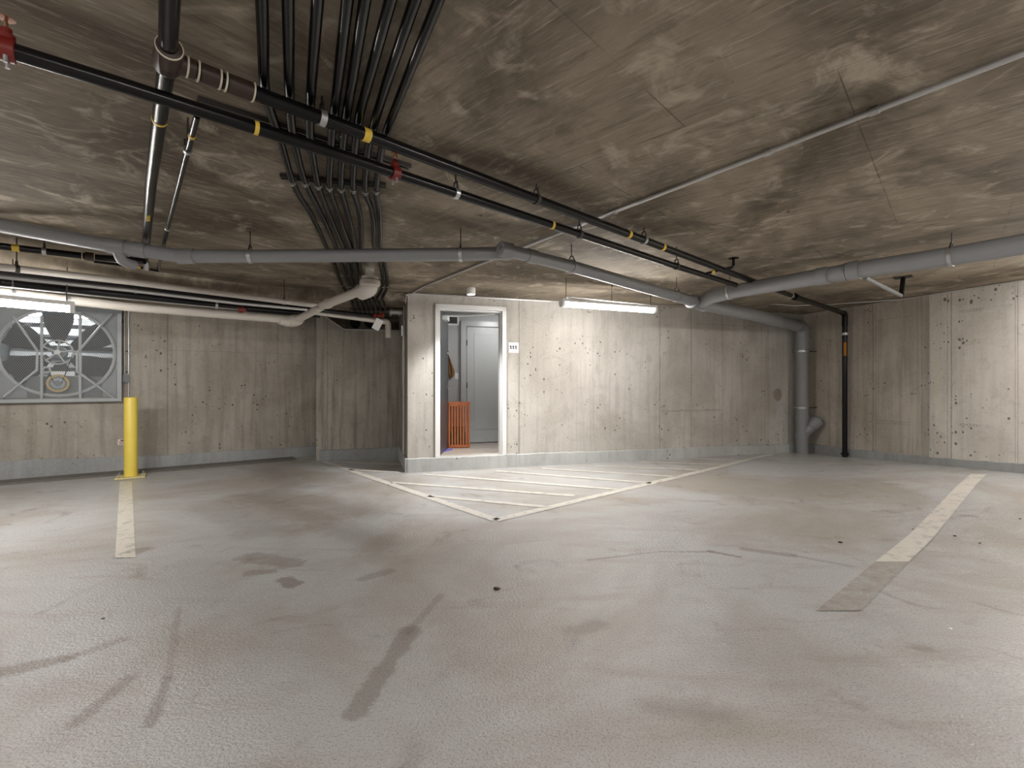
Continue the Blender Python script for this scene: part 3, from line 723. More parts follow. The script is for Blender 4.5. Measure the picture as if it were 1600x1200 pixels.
bd = (WR.d*.55).to_3d()+Vector((0, 0, .0)); bd = Vector((.62, -.25, .74)).normalized()
b0 = Vector((dx, dy, zf(680)))
bm = B(); lathe(bm, [(.085, .0), (.085, .20), (.100, .205), (.100, .36), (.09, .365)], b0, bd, 24); cob = mk('cleanout_branch', bm, M_PVC, dV)
bm = B(); lathe(bm, [(.075, .364), (.075, .38), (.03, .382), (.028, .395)], b0, bd, 20); mk('cleanout_cap', bm, M_PVC, cob)
for y in (549, 637):
    t = thing('pipe_clamp', 'silver clamp holding the corner downpipe to wall, %s of two' % ('upper' if y == 549 else 'lower'), 'clamp', (dx, dy, zf(y)), 'downpipe clamps')
    bm = B(); lathe(bm, [(.094, zf(y)-.014), (.099, zf(y)-.014), (.099, zf(y)+.014), (.094, zf(y)+.014)], (dx, dy, 0), seg=24); mk('band', bm, M_GALV, t)
    bm = B(); tube(bm, [Vector((dx+.09, dy+.0, zf(y))), Vector((dx+.27, dy+.04, zf(y)))], .007, 8); mk('bolt', bm, M_ROD, t)
    bm = B(); tube(bm, [Vector((dx-.135, dy-.01, zf(y))), Vector((dx-.095, dy, zf(y)))], .012, 8); mk('ear', bm, M_GALV, t)
# right run
R = [D(1700, 362, 3.32), D(1600, 381.5, 3.55), D(1490, 400, 3.9), D(1345, 421, 4.45), D(1140, 456.5, 5.45), D(1112, 463, 5.65), D(1098, 473, 5.85)]
dR = thing('drain_pipe', 'thick grey drain pipe entering from the right edge of the picture', 'pipe', R[3])
bm = B(); tube(bm, R[:5]+fillet([R[4], R[5], R[6]], .1)[1:], .078, 22); mk('pipe', bm, M_PVC, dR)
for x, hh in ((1286, .05), (1334, .05)): cpl = collar(dR, R, .078, hh, M_PVC, 'coupling', px=x, th=.009)
collar(cpl, R, .079, .003, M_GALV, 'silver_rim', px=1322, th=.008)
collar(dR, R, .078, .10, M_PVC, 'elbow', px=1126, th=.006)
bp_ = D(1352, 434, 4.50); be = D(1408, 462, 5.5)
bm = B(); tube(bm, [bp_, be], .020, 12); mk('branch_pipe', bm, M_PVC, dR)
t = thing('pipe_stub', 'short black pipe stub dropping from ceiling to thin grey branch pipe', 'pipe', be)
bt = Vector((be.x+.04, be.y+.02, CH)); bm = B(); tube(bm, [be+Vector((0,0,-.01)), bt], .024, 12); mk('pipe', bm, M_BLK, t)
bm = B(); lathe(bm, [(.02, 0), (.12, -.002), (.12, -.008), (.02, -.01)], bt, seg=4); mk('ceiling_plate', bm, M_ROD, t)
# --- black main pipe
H1 = 1.135
K = [P(235, 82, H1), P(262, 93, H1), P(395, 144, H1), P(570, 210, H1), P(985, 367, H1), P(1245, 465, 1.12), Vector((0,0,0))]
vp = D(1320, 490, 7.66); K[6] = vp
dK = thing('sprinkler_main', 'long black steel pipe, upper of the two diagonal ones, ending at right wall', 'pipe', K[3])
pipe_part(dK, K[1:6], .0285, M_BLK)
bm = B(); tube(bm, [K[5], vp+(K[5]-vp).normalized()*.05], .036, 16); mk('pipe', bm, M_BLK, dK)
bm = B(); tube(bm, [K[1]+(K[2]-K[1])*.02, K[1].lerp(K[2], .30)], .0335, 16); mk('grooved_fitting', bm, M_RUST, dK)
bm = B(); tube(bm, [K[1].lerp(K[2], .36), K[1].lerp(K[2], .60)], .0335, 16); mk('grooved_fitting', bm, M_RUST, dK)
bm = B(); tube(bm, [K[1].lerp(K[2], .68), K[1].lerp(K[2], 1.0)], .034, 16); mk('grooved_fitting', bm, M_RUST, dK)
for x in (292, 309, 343, 352, 395): collar(dK, K, .034, .003, M_BAND, 'pale_band', px=x, th=.003)
bm = B(); lathe(bm, [(.03, -.05), (.045, -.045), (.045, .045), (.03, .05)], seg_at(K, px=1243)[0], (K[6]-K[5]).normalized(), 18); mk('grooved_coupling', bm, M_BLK, dK)
collar(dK, K, .029, .006, M_BAND, 'pale_band', px=1236, th=.006)
for x, hf in ((572, .017), (982, .016), (1035, .016)): collar(dK, K, .0285, hf, M_TAPE, 'yellow_tape_band', px=x, th=.0015)
fl = floor_z(vp.x, vp.y)
bm = B(); tube(bm, fillet([vp+(K[5]-vp).normalized()*.12, vp, vp+Vector((0,0,-.2))], .08), .042, 16); mk('elbow', bm, M_BLK, dK)
bm = B(); tube(bm, [vp+Vector((0,0,-.05)), Vector((vp.x, vp.y, fl+.001))], .037, 16); mk('riser', bm, M_BLK, dK)
for z in (D(1320, 522, 7.66).z, fl+.05):
    bm = B(); lathe(bm, [(.037, z-.02), (.052, z-.018), (.052, z+.018), (.037, z+.02)], (vp.x, vp.y, 0), seg=18); mk('coupling', bm, M_GALV if z > 1 else M_BLK, dK)
zl0, zl1 = D(1320, 556, 7.66).z, D(1320, 535, 7.66).z
bm = B(); k = 6
lo = [bm.verts.new((vp.x+.0385*math.cos(a), vp.y+.0385*math.sin(a), zl0)) for a in [math.radians(-150+i*12) for i in range(k)]]
hi = [bm.verts.new((v.co.x, v.co.y, zl1)) for v in lo]
for i in range(k-1): bm.faces.new((lo[i], lo[i+1], hi[i+1], hi[i]))
bmesh.ops.solidify(bm, geom=bm.faces[:], thickness=-.0015)
o = mk('pipe_label', bm, plain('orange_label', (.75, .33, .04), .5), dK)
# --- second black pipe
H2 = 1.055
Q = [P(-40, 62, H2), P(0, 74, H2), P(187, 132, H2), P(480, 225.5, H2), P(712, 302, H2), P(892, 361.5, H2), P(1055, 415.5, H2), P(1150, 445.5, H2)]
Q = [Q[0], Q[2].lerp(Q[2], 0), Q[3], Q[4], Q[5], Q[6], Q[7]]
dQ = thing('sprinkler_branch_line', 'long black steel pipe, lower of the two diagonal ones, with red bracket', 'pipe', Q[3])
pipe_part(dQ, Q, .0262, M_BLK)
for x, hf in ((400, .008), (862, .01)): collar(dQ, Q, .0262, hf, M_TAPE, 'yellow_tape_band', px=x, th=.0015)
# --- black pipes to the left
X3 = [P(263, 62, 1.135), P(262, 93, 1.135), P(236, 285, 1.135), P(226, 407, 1.12)]
d3 = thing('sprinkler_cross_pipe', 'thick black pipe with yellow tape ring descending from brown tee at left', 'pipe', X3[1])
pipe_part(d3, [P(266, -20, 1.135), X3[0]]+X3[1:], .0275, M_BLK)
dd = (X3[2]-X3[1]).normalized()
bm = B(); lathe(bm, [(.03, -.085), (.040, -.08), (.044, -.02), (.046, .03), (.040, .05), (.03, .055)], X3[1], dd, 20); tee = mk('tee_body', bm, M_RUST, d3)
bm = B(); strip_band(bm, X3[1]-dd*.078, dd, .038, .003, .003); mk('pale_band', bm, M_BAND, tee)
collar(d3, X3, .0275, .008, M_TAPE, 'yellow_tape_band', py=187, th=.0015)
c, d_ = seg_at(X3, py=335)
bm = B()
tl = [c+Vector((math.sin(a)*.0285, 0, 0))+Vector((0, 0, -math.cos(a)*.0285)) for a in [math.radians(-28+14*i) for i in range(5)]]
va = [bm.verts.new(p-d_*.07) for p in tl]; vb = [bm.verts.new(p+d_*.07) for p in tl]
for i in range(4): bm.faces.new((va[i], va[i+1], vb[i+1], vb[i]))
bmesh.ops.solidify(bm, geom=bm.faces[:], thickness=.001); mk('yellow_label', bm, M_TAPE, d3)
bm = B(); e3 = X3[3]; tube(bm, fillet([e3-Vector((0,.12,0)), e3+Vector((0,.02,-.01)), e3+Vector((-.02,.03,-.08))], .04), .031, 14); mk('elbow', bm, M_GALV, d3)
X4 = [P(-60, 378, 1.10), P(0, 384.5, 1.10), P(150, 402, 1.10), P(226, 408, 1.08)]
d4 = thing('sprinkler_side_pipe', 'black pipe with yellow tape below the grey drain at far left', 'pipe', X4[2])
pipe_part(d4, X4, .027, M_BLK)
collar(d4, X4, .027, .03, M_RUST, 'coupling', px=140, th=.01)
for x in (129, 148): collar(d4, X4, .036, .003, M_BAND, 'pale_band', px=x, th=.003)
collar(d4, X4, .027, .022, M_TAPE, 'yellow_tape_band', px=25, th=.0015)
collar(d4, X4, .027, .009, M_GALV, 'strap', px=69, th=.002)
X5 = [P(308, 181, 1.065), P(292, 240, 1.08), P(262, 356, 1.10), P(247, 422, 1.07)]
d5 = thing('thin_sprinkler_pipe', 'thin black pipe with small yellow ring beside the thick descending one', 'pipe', X5[1])
pipe_part(d5, X5, .0125, M_BLK, seg=12)
collar(d5, X5, .0125, .014, M_TAPE, 'yellow_tape_band', py=212, th=.0015); collar(d5, X5, .0125, .012, M_GALV, 'coupling', py=357, th=.005)
X6 = [P(147, 409, 1.05), P(214, 417, 1.05), P(247, 423.5, 1.06)]
pipe_part(d5, X6, .011, M_BLK, seg=10); collar(d5, X6, .011, .02, M_TAPE, 'yellow_tape_band', px=215, th=.003)
# small offset stub between the two black pipes
t = thing('sprinkler_offset', 'small black offset pipe linking both diagonal pipes to the ceiling', 'pipe', P(1130, 418, 1.12))
a, _ = seg_at(Q, px=1098); b_, _ = seg_at(K, px=1128)
top = P(1146, 404, 1.225)
bm = B(); tube(bm, fillet([a, b_.lerp(a, .1), Vector((top.x, top.y, b_.z+.01)), Vector((top.x, top.y, CH))], .03), .014, 10); mk('pipe', bm, M_BLK, t)
bm = B(); lathe(bm, [(.05, -.001), (.05, -.005), (.016, -.009)], (top.x, top.y, CH), seg=16); mk('escutcheon', bm, M_BLK, t)
c = a.lerp(b_, .5); bm = B(); strip_band(bm, c, (b_-a).normalized(), .014, .02, .002); mk('yellow_tape_band', bm, M_TAPE, t)
# upright sprinkler heads
def sprinkler(px, label, pts, up=.06):
    c, d = seg_at(pts, px=px); t = thing('fire_sprinkler', label, 'sprinkler', c, None)
    bm = B(); lathe(bm, [(.034, -.02), (.036, -.018), (.036, .018), (.034, .02)], c, d, 18); mk('red_bracket', bm, M_RED, t)
    bm = B(); lathe(bm, [(.022, .0), (.022, .045), (.014, .05), (.014, .065)], c, seg=14); mk('outlet', bm, M_RED, t)
    bm = B(); k = c+Vector((0,0,.065)); n = d.cross(Vector((0,0,1))).normalized()
    tube(bm, smoothpath([k+n*.010, k+n*.020+Vector((0,0,.014)), k+Vector((0,0,.032)), k-n*.020+Vector((0,0,.014)), k-n*.010], 5), .003, 6); 
    lathe(bm, [(.003, .03), (.022, .031), (.022, .033), (.003, .034)], k, seg=14); mk('deflector', bm, M_COPP, t)
    bm = B(); lathe(bm, [(.006, -.05), (.006, -.028)], c+n*.02, seg=8); mk('bolt', bm, M_GALV, t)
    bm = B(); lathe(bm, [(.006, -.05), (.006, -.028)], c-n*.02, seg=8); mk('bolt', bm, M_GALV, t)
sprinkler(617, 'red and copper sprinkler head on the lower diagonal black pipe', Q)
sprinkler(10, 'red sprinkler bracket at the top left edge of the picture', Q)
# --- struts and the black conduits
CHN = {}
def strut(p, q, wd, th, name, label, zt=CH-.001):
    p, q = Vector((p.x, p.y, 0)), Vector((q.x, q.y, 0)); d = (q-p).normalized(); n = Vector((-d.y, d.x, 0))
    t = thing(name, label, 'bracket', ((p.x+q.x)/2, (p.y+q.y)/2, zt-th)); bm = B()
    def slab(a, b_, z0_, z1_):
        vs = [bm.verts.new(v) for v in (p+n*a+Vector((0,0,z0_)), q+n*a+Vector((0,0,z0_)), q+n*b_+Vector((0,0,z0_)), p+n*b_+Vector((0,0,z0_)), p+n*a+Vector((0,0,z1_)), q+n*a+Vector((0,0,z1_)), q+n*b_+Vector((0,0,z1_)), p+n*b_+Vector((0,0,z1_)))]
        for f in ((0,3,2,1),(4,5,6,7),(0,1,5,4),(1,2,6,5),(2,3,7,6),(3,0,4,7)): bm.faces.new([vs[i] for i in f])
    slab(-wd/2, wd/2, zt-.004, zt); slab(-wd/2, -wd/2+.004, zt-th, zt-.004); slab(wd/2-.004, wd/2, zt-th, zt-.004)
    slab(-wd/2+.004, -wd/2+.012, zt-th, zt-th+.003); slab(wd/2-.012, wd/2-.004, zt-th, zt-th+.003)
    CHN[t.name] = mk('channel', bm, M_ROD, t); return t
st1 = strut(P(309, 158, 1.215), P(640, 262, 1.215), .041, .022, 'strut_channel', 'dark steel strut channel crossing the ceiling behind the black conduits')
st2 = strut(P(438, 276, 1.215), P(603, 291, 1.215), .041, .022, 'strut_channel', 'short strut channel carrying the row of eight silver clamps')
cab = [
 [(411,60),(413,130),(420,165),(437,215),(457,283),(470,310),(486,335),(510,386),(521,410),(534,445)],
 [(451,60),(452,130),(455,190),(462,230),(477,285),(497,325),(512,357),(525,386),(533,410),(545,447)],
 [(492,60),(487,130),(484,190),(487,235),(497,289),(508,320),(522,355),(536,386),(543,410),(552,448)],
 [(536,60),(528,130),(520,195),(517,240),(515,292),(525,325),(537,360),(547,386),(552,410),(559,448)],
 [(561,60),(550,130),(540,190),(535,240),(533,294),(541,325),(550,360),(555,386),(555,410),(562,447)],
 [(594,60),(575,130),(560,190),(554,240),(552,295),(560,325),(564,355),(565,386),(562,412),(571,447)],
 [(628,60),(604,130),(583,200),(574,240),(571,298),(580,325),(584,355),(585,386),(594,410),(598,447)],
 [(661,60),(633,130),(604,205),(595,240),(588,297),(592,330),(594,360),(594,386),(601,410),(605,447)]]
endx = [553, 560, 567, 574, 581, 588, 595, 603]
CR = .0185; names = ['first', 'second', 'third', 'fourth', 'fifth', 'sixth', 'seventh', 'eighth']
where = ['leftmost of the ceiling bundle', 'second from the left in the ceiling bundle', 'third from the left in the ceiling bundle', 'fourth from the left in the ceiling bundle',
         'fourth from the right in the ceiling bundle', 'third from the right in the ceiling bundle', 'second from the right in the ceiling bundle', 'rightmost of the ceiling bundle']
ZH = CH-CZ-.022-CR-.002
for i, c in enumerate(cab):
    pts = [P(c[0][0]+(c[0][0]-c[1][0])*1.2, c[0][1]-84, ZH)]+[P(x, y, ZH) for x, y in c]
    ly = 484.5-abs(i-3.5)*.0
    pts += [D(endx[i]-6, 466, 6.28), D(endx[i]-3, 474, 6.5), D(endx[i], 486, 6.98), D(endx[i]+2, 500, 7.6), D(endx[i]+2, 502, 7.85)]
    sm = smoothpath(pts, 7)
    t = thing('conduit', ('smooth black conduit, ' if i == 7 else 'ribbed black conduit, ')+where[i], 'conduit', tuple(sm[30]), 'black conduits along the ceiling')
    # upper stretch is ribbed (liquid-tight flex), lower one smooth
    cut = next(k for k, p in enumerate(sm) if proj(p)[1] > (205 if i < 7 else -500))
    if cut > 1:
        L = sum((sm[k+1]-sm[k]).length for k in range(cut)); n = int(L/.0036); rib = []; rr = []; k = 0; acc = 0
        for q_ in range(n+1):
            s = L*q_/n
            while k < cut-1 and acc+(sm[k+1]-sm[k]).length < s: acc += (sm[k+1]-sm[k]).length; k += 1
            rib.append(sm[k].lerp(sm[k+1], min(1, (s-acc)/(sm[k+1]-sm[k]).length))); rr.append(CR*(1.06 if q_ % 2 else 1.0))
        bm = B(); tube(bm, rib, rr, 12); mk('ribbed_sleeve', bm, M_CAB, t)
    bm = B(); tube(bm, sm[max(0, cut-1):], CR, 12); mk('jacket', bm, M_CAB, t)
    for par, yy in ((st2, c[4][1]),):
        cc, dd_ = seg_at(sm, py=yy)
        bm = B(); strip_band(bm, cc-dd_*.010, dd_, CR, .004, .0035, 16); strip_band(bm, cc+dd_*.010, dd_, CR, .004, .0035, 16); lathe(bm, [(.005, -CR-.012), (.007, -CR-.01), (.007, -CR)], cc, seg=8); mk('clamp', bm, M_GALV, par)
    if i == 7: continue
st3 = strut(D(545, 452, 5.93), D(609, 455, 6.03), .041, .02, 'strut_channel', 'dark strut with small clamps where conduits reach the dropped slab')
for i, c in enumerate(cab):
    cc = P(c[9][0], c[9][1], ZH)
    dd_ = Vector((.05, 1, 0)).normalized()
    bm = B(); strip_band(bm, cc, dd_, CR, .008, .0035, 14); mk('clamp', bm, M_GALV, st3)
a, b_ = D(546, 481, 7.0), D(612, 481, 7.05)
st4 = strut(a, b_, .041, .02, 'strut_channel', 'strut under the dropped slab with a row of clamps above red valve', zt=2.299)
for x in endx:
    cc = D(x, 486, 6.98); bm = B(); strip_band(bm, cc, Vector((.05,1,-.1)), CR, .008, .0035, 14); mk('clamp', bm, M_GALV, st4)
# --- white insulated pipes at left
W2 = [D(-60, 409.5, 3.65), D(0, 417, 3.95), D(200, 440, 4.72), D(400, 465.5, 5.48), D(497, 478, 5.85)]
dW2 = thing('white_pipe', 'upper white pipe along the left wall, joining the slanted one', 'pipe', W2[2])
pipe_part(dW2, W2, .031, M_PVCW)
W1 = [D(-60, 450.5, 3.95), D(0, 457, 4.2), D(200, 479.5, 4.95), D(441, 499, 5.8)]
dW1 = thing('white_pipe', 'lower thicker white pipe above the fan, ending at bulbous joint', 'pipe', W1[2])
pipe_part(dW1, W1, .045, M_PVCW)
jb = [D(436, 499, 5.78), D(448, 501.5, 5.85), D(456, 501.5, 5.88), D(464, 500, 5.86), D(470, 497.5, 5.84)]
bm = B(); sm = smoothpath(jb, 6); tube(bm, sm, [(.052+.020*math.sin(math.pi*k/(len(sm)-1))+.004*(k % 2)) for k in range(len(sm))], 18); mk('bulbous_joint', bm, M_PVCW, dW1)
Wn = [D(462, 501, 5.86), D(500, 481, 5.55), D(508, 476, 5.5), D(574, 450, 4.92)]
dWn = thing('white_pipe', 'slanted white pipe rising to large white elbow on the ceiling', 'pipe', Wn[2])
bm = B(); tube(bm, [Wn[0], Wn[1]], .043, 18); mk('pipe', bm, M_PVCW, dWn)
bm = B(); tube(bm, [Wn[2]-(Wn[3]-Wn[2]).normalized()*.08, Wn[3]], .049, 18); mk('pipe', bm, M_PVCW, dWn)
collar(dWn, [Wn[2], Wn[3]], .049, .03, M_PVCW, 'coupling', px=512, th=.008)
el = D(578, 451, 4.9); 
bm = B(); dwn = (Wn[3]-Wn[2]).normalized()
tube(bm, fillet([el-dwn*.16, el, el+Vector((0,0,.12))], .09, 8), .084, 22)
mk('elbow', bm, M_PVCW, dWn)
bm = B(); lathe(bm, [(.084, .02), (.100, .03), (.104, .055), (.100, .08), (.084, .09)], el, seg=26); mk('bell_rim', bm, M_PVCW, dWn)
bm = B(); tube(bm, [el+Vector((0,0,.08)), Vector((el.x, el.y, CH))], .045, 18); mk('riser', bm, M_PVCW, dWn)
W3 = [D(488, 487, 6.1), D(596, 502, 6.75), D(604, 503.5, 6.8), D(606, 510, 6.8), D(607, 528, 6.8)]
dW3 = thing('white_pipe', 'short white pipe in the recess turning down over the concrete ledge', 'pipe', W3[2])
bm = B(); tube(bm, [W3[0], W3[1]], .036, 16); mk('pipe', bm, M_PVCW, dW3)
bm = B(); tube(bm, fillet([W3[1], W3[2]+Vector((.02,0,.005)), W3[4]], .07, 8), .041, 18); mk('drop_elbow', bm, M_PVCW, dW3)
# silver conduits + black lines between the white pipes
S1 = [D(-60, 426, 3.6), D(0, 432.5, 3.82), D(200, 453.5, 4.5), D(370, 474, 5.1), D(480, 484, 5.5)]
t = thing('silver_conduit', 'silver steel conduit between the white pipes at far left', 'conduit', S1[2])
pipe_part(t, S1, .0155, M_COND, 'tube', 14); collar(t, S1, .0155, .012, M_GALV, 'coupling', px=212, th=.005)
S2 = [D(-60, 441, 3.7), D(0, 447.5, 3.95), D(200, 467.5, 4.7), D(375, 484, 5.4)]
t = thing('thin_conduit', 'thin silver conduit just above the lower white pipe', 'conduit', S2[2])
pipe_part(t, S2, .006, M_COND, 'tube', 8)
B7 = [D(-60, 416, 3.9), D(0, 424.5, 4.15), D(200, 446.5, 4.9), D(400, 472, 5.6), D(480, 482.5, 5.95), D(588, 494.5, 6.5)]
d7 = thing('black_water_pipe', 'black pipe under the upper white pipe reaching the red valve', 'pipe', B7[2]); pipe_part(d7, B7, .026, M_BLK)
B8 = [D(-60, 432, 4.3), D(0, 440, 4.6), D(200, 461, 5.2), D(372, 481, 5.75), D(500, 492, 6.2)]
d8 = thing('black_water_pipe', 'black pipe between silver conduit and lower white pipe at left', 'pipe', B8[2]); pipe_part(d8, B8, .038, M_BLK)
# red fittings
c = D(378, 484, 5.3); t = thing('red_valve', 'small red fitting above the lower white pipe', 'valve', c)
bm = B(); lathe(bm, [(.012, -.04), (.03, -.035), (.034, 0), (.03, .03), (.012, .04)], c, (.7,.7,.1), 14); mk('body', bm, M_RED, t)
bm = B(); lathe(bm, [(.008, -.03), (.008, -.05), (.022, -.052), (.022, -.056)], c+Vector((-.02,0,.02)), seg=12); mk('deflector', bm, M_COPP, t)
c = D(592, 493, 6.45); t = thing('red_valve', 'dark red valve with hanging white tag in the recess', 'valve', c)
bm = B(); lathe(bm, [(.02, -.07), (.035, -.065), (.035, -.045), (.024, -.035), (.024, .035), (.035, .045), (.035, .065), (.02, .07)], c, (1,.15,.1), 16); mk('body', bm, M_RED, t)
bm = B(); tg = D(590, 507, 6.4)
M = Matrix.Translation(tg) @ Matrix.Rotation(math.radians(28), 4, 'Y'); s_ = len(bm.verts); bx(bm, -.05, .05, -.002, .002, -.075, .075); bmesh.ops.transform(bm, matrix=M, verts=bm.verts[:]); mk('tag', bm, M_WHITE, t)
bm = B(); tube(bm, [c+Vector((0,-.03,0)), tg+Vector((.03,0,.07))], .003, 6); mk('tag_wire', bm, M_ROD, t)
# flanged pipe entering the recess side
c0 = D(609, 486, 7.0); c1 = D(629, 487, 7.05)
t = thing('flanged_pipe', 'short pale flanged pipe at the top right of the recess', 'pipe', c0)
bm = B(); tube(bm, [c0, c1], .05, 16); mk('pipe', bm, M_GALV, t)
bm = B(); dd_ = (c1-c0).normalized(); lathe(bm, [(.05, 0), (.075, .0), (.075, .03), (.05, .03)], c0, dd_, 16); lathe(bm, [(.05, .12), (.07, .12), (.07, .15), (.05, .15)], c0, dd_, 16); mk('flange', bm, M_GALV, t)
# sleeves in the service slot
for x, nm in ((555, 'left'), (578, 'right')):
    u, z = WC.at(x, 505, -.32)
    bm = B(); lathe(bm, [(.06, .0), (.085, .0), (.085, -.012), (.06, -.012), (.058, -.004), (.0, -.004)], WC.w(u, z, -.32), WC.n.to_3d(), 20)
    tag(mk('wall_sleeve', bm, M_DARK), 'dark round sleeve in recess slot, %s of the pair' % nm, 'sleeve', 'round sleeves in the slot')
# edge conduit on the recess ledge
bm = B(); tube(bm, [WC.w(u5, z5+.02, .004), WC.w(u6, z6+.006, .004), WC.w(u7, z7+.006, .004)], .007, 8)
tag(mk('ledge_conduit', bm, M_COND), 'thin pale conduit following the edge of the recess ledge', 'conduit')
# --- conduits on the slab
C1 = [P(1720, 36, 1.212), P(1600, 83, 1.212), P(1187, 243, 1.212), P(890, 358, 1.212), P(662, 447.5, 1.212)]
t = thing('ceiling_conduit', 'long silver conduit crossing the ceiling diagonally from upper right', 'conduit', C1[3])
e1 = WM.w(-.035, CH-.03, .05)
bm = B(); tube(bm, C1[:4]+[C1[4], WM.w(.05, CH-.02, .06), WM.w(-.03, CH-.04, .03)], .0125, 12); mk('tube', bm, M_COND, t)
for x in (1366, 1200, 960): collar(t, C1, .0125, .018, M_GALV, 'coupling', px=x, th=.005)
# conduit along the top of the doorway wall then down the recess corner
t = thing('wall_conduit', 'thin silver conduit along the top of doorway wall', 'conduit', WM.w(2.5, CH-.02, .02))
ue_, _ = WM.at(860, 470)
path = [WM.w(-.03, CH-.15, .02), WM.w(-.02, CH-.03, .02), WM.w(.1, CH-.018, .02), WM.w(ue_, CH-.022, .02)]
bm = B(); tube(bm, fillet(path, .08), .0085, 8); mk('tube', bm, M_COND, t)
lz = l1a.z+.05
path = [WM.w(ue_, CH-.022, .02), WM.w(ue_+.25, CH-.03, .2), l1a.lerp(l1b, .08)+Vector((0, .2, .10)), l1a.lerp(l1b, .5)+Vector((0, .2, .09)), l1b+Vector((.05, .15, .07)), D(1075, 476, 6.6), D(1150, 471.5, 7.3), D(1240, 477.5, 7.4)]
bm = B(); tube(bm, smoothpath([Vector(p) for p in path], 6), .008, 8); mk('tube', bm, M_COND, t)
path = [D(1240, 477.5, 7.4), D(1284, 476, 7.35), D(1410, 460, 6.5), WR.w(u_j+.3, CH-.02, .04), WR.w(u_j+4, CH-.02, .04)]
path = [P(1240, 477.5, 1.215), P(1290, 476, 1.215), WR.w(WR.at(1410,600)[0], CH-.014, .05), WR.w(u_j+5, CH-.014, .06)]
t = thing('wall_conduit', 'thin silver conduit along the top of the right wall', 'conduit', path[1])
bm = B(); tube(bm, fillet([Vector(p) for p in path], .1), .008, 8); mk('tube', bm, M_COND, t)
# down conduit at the recess corner
t = thing('corner_conduit', 'thin white conduit running down the recess corner beside the doorway wall', 'conduit', WM.w(-.02, 0, -.3))
bm = B(); tube(bm, [WM.w(-.02, 2.28, -.35), WM.w(-.02, .02, -.35)], .010, 10); mk('tube', bm, M_COND, t)
bm = B(); tube(bm, smoothpath([WM.w(-.02, 1.95, -.45), WM.w(-.03, 1.5, -.48), WM.w(-.02, .9, -.46), WM.w(-.025, .25, -.46), WM.w(-.03, .01, -.52)], 6), .006, 8); mk('cable', bm, M_WHITE, t)
bm = B(); bx(bm, -.05, -.005, .40, .52, 1.88, 2.02); xf(bm, WM); mk('junction_box', bm, M_COND, t)
# right wall vertical wire at the joint
bm = B(); tube(bm, [WR.w(u_j-.012, .06, .012), WR.w(u_j-.012, CH-.01, .012)], .006, 8)
tag(mk('joint_bead', bm, M_FRAME), 'thin pale vertical bead on the joint of the right wall', 'bead')
# conduits right of the fan + small box
ub_ = WL.at(194.5, 520, .03)[0]
t = thing('switch_conduit', 'vertical thin conduit with small box right of the exhaust fan', 'conduit', WL.w(ub_, 1.3, .03))
zb0 = WL.at(194, 586, .03)[1]
bm = B(); tube(bm, [WL.w(ub_, zb0, .02), WL.w(ub_, 2.28, .02)], .009, 8); mk('tube', bm, M_COND, t)
zb_ = WL.at(194, 598, .03)[1]
bm = B(); bx(bm, ub_-.035, ub_+.045, -.05, 0, zb_, zb0+.01); xf(bm, WL); mk('junction_box', bm, M_FAND, t)
us_ = WL.at(201, 540, .03)[0]
bm = B(); tube(bm, [WL.w(us_, .95, .014), WL.w(us_, 2.28, .014)], .008, 8)
tag(mk('hanging_wire', bm, M_COND), 'straight pale vertical conduit between fan box and bollard top', 'conduit')
# --- hangers
hanger(A, .052, 'rod hanger on the grey drain left of the black conduits', px=391)
hanger(A, .052, 'rod hanger on the grey drain near its round end cap', px=720)
hanger(Bp, .053, 'first rod hanger right of the round end cap', px=893, ringm=M_PVC)
hanger(Bp, .062, 'rod hanger above the right end of the hanging tube light', px=1057, ringm=M_PVC)
hanger(R, .078, 'bright ring hanger near the elbow of the thick grey pipe', px=1140)
hanger(R, .078, 'strap hanger on the thick grey pipe nearest the right edge', px=1487)
hanger(K, .0285, 'pale ring hanger on the upper diagonal pipe over the conduits', px=503)
hanger(K, .0285, 'dark hanger at the middle of the upper diagonal pipe', px=838, ringm=M_ROD)
hanger(K, .0285, 'silver ring hanger between two yellow tape bands', px=1006)
hanger(Q, .0262, 'ring hanger on the lower diagonal pipe right of red sprinkler', px=712)
hanger(Q, .0262, 'dark hanger on lower diagonal pipe beside the silver conduit crossing', px=905, ringm=M_ROD)
hanger(Q, .0262, 'dark hanger near the far end of the lower diagonal pipe', px=1057, ringm=M_ROD)
hanger(X5, .0125, 'small ring hanger on the thin black pipe at upper left', py=235)
hanger(X4, .027, 'strap hanger on the black side pipe left of the brown coupling', px=69.5)
hanger(W2, .031, 'dark hanger on the upper white pipe at far left', px=26, ringm=M_ROD)
hanger(W1, .045, 'hanger on the lower white pipe above the tube light', px=20, top=2.30)
hanger(W1, .045, 'hanger on the lower white pipe over the fan corner', px=105, top=2.30)
hanger(W2, .031, 'rod hanger on the upper white pipe near its slanted joint', px=444)
hanger(B8, .038, 'hanger on black pipe left of the small red fitting', px=339, top=2.30)
# ------------------------------------------------------------------ bollard
bc = D(204.5, 746, 6.13); bc.z = 0
t = thing('bollard', 'yellow steel bollard standing on a bolted plate by left wall', 'bollard', bc)
bm = B(); lathe(bm, [(.070, .018), (.072, .02), (.072, 1.01), (.068, 1.02), (.055, 1.023)], bc, seg=32); mk('post', bm, M_YEL, t)
pw = Wall((bc.x, bc.y), (WL.d.x, WL.d.y))
part('base_plate', lambda bm: bx(bm, -.15, .15, -.15, .15, .004, .018), M_YPL, t, pw)
for x, y in ((-.12,-.12),(.12,-.12),(-.12,.12),(.12,.12)):
    bm = B(); q_ = pw.w(x, 0, -y); lathe(bm, [(.014, .018), (.014, .034), (.007, .036), (.007, .055)], (q_.x, q_.y, 0), seg=8); mk('anchor_bolt', bm, M_GALV, t)
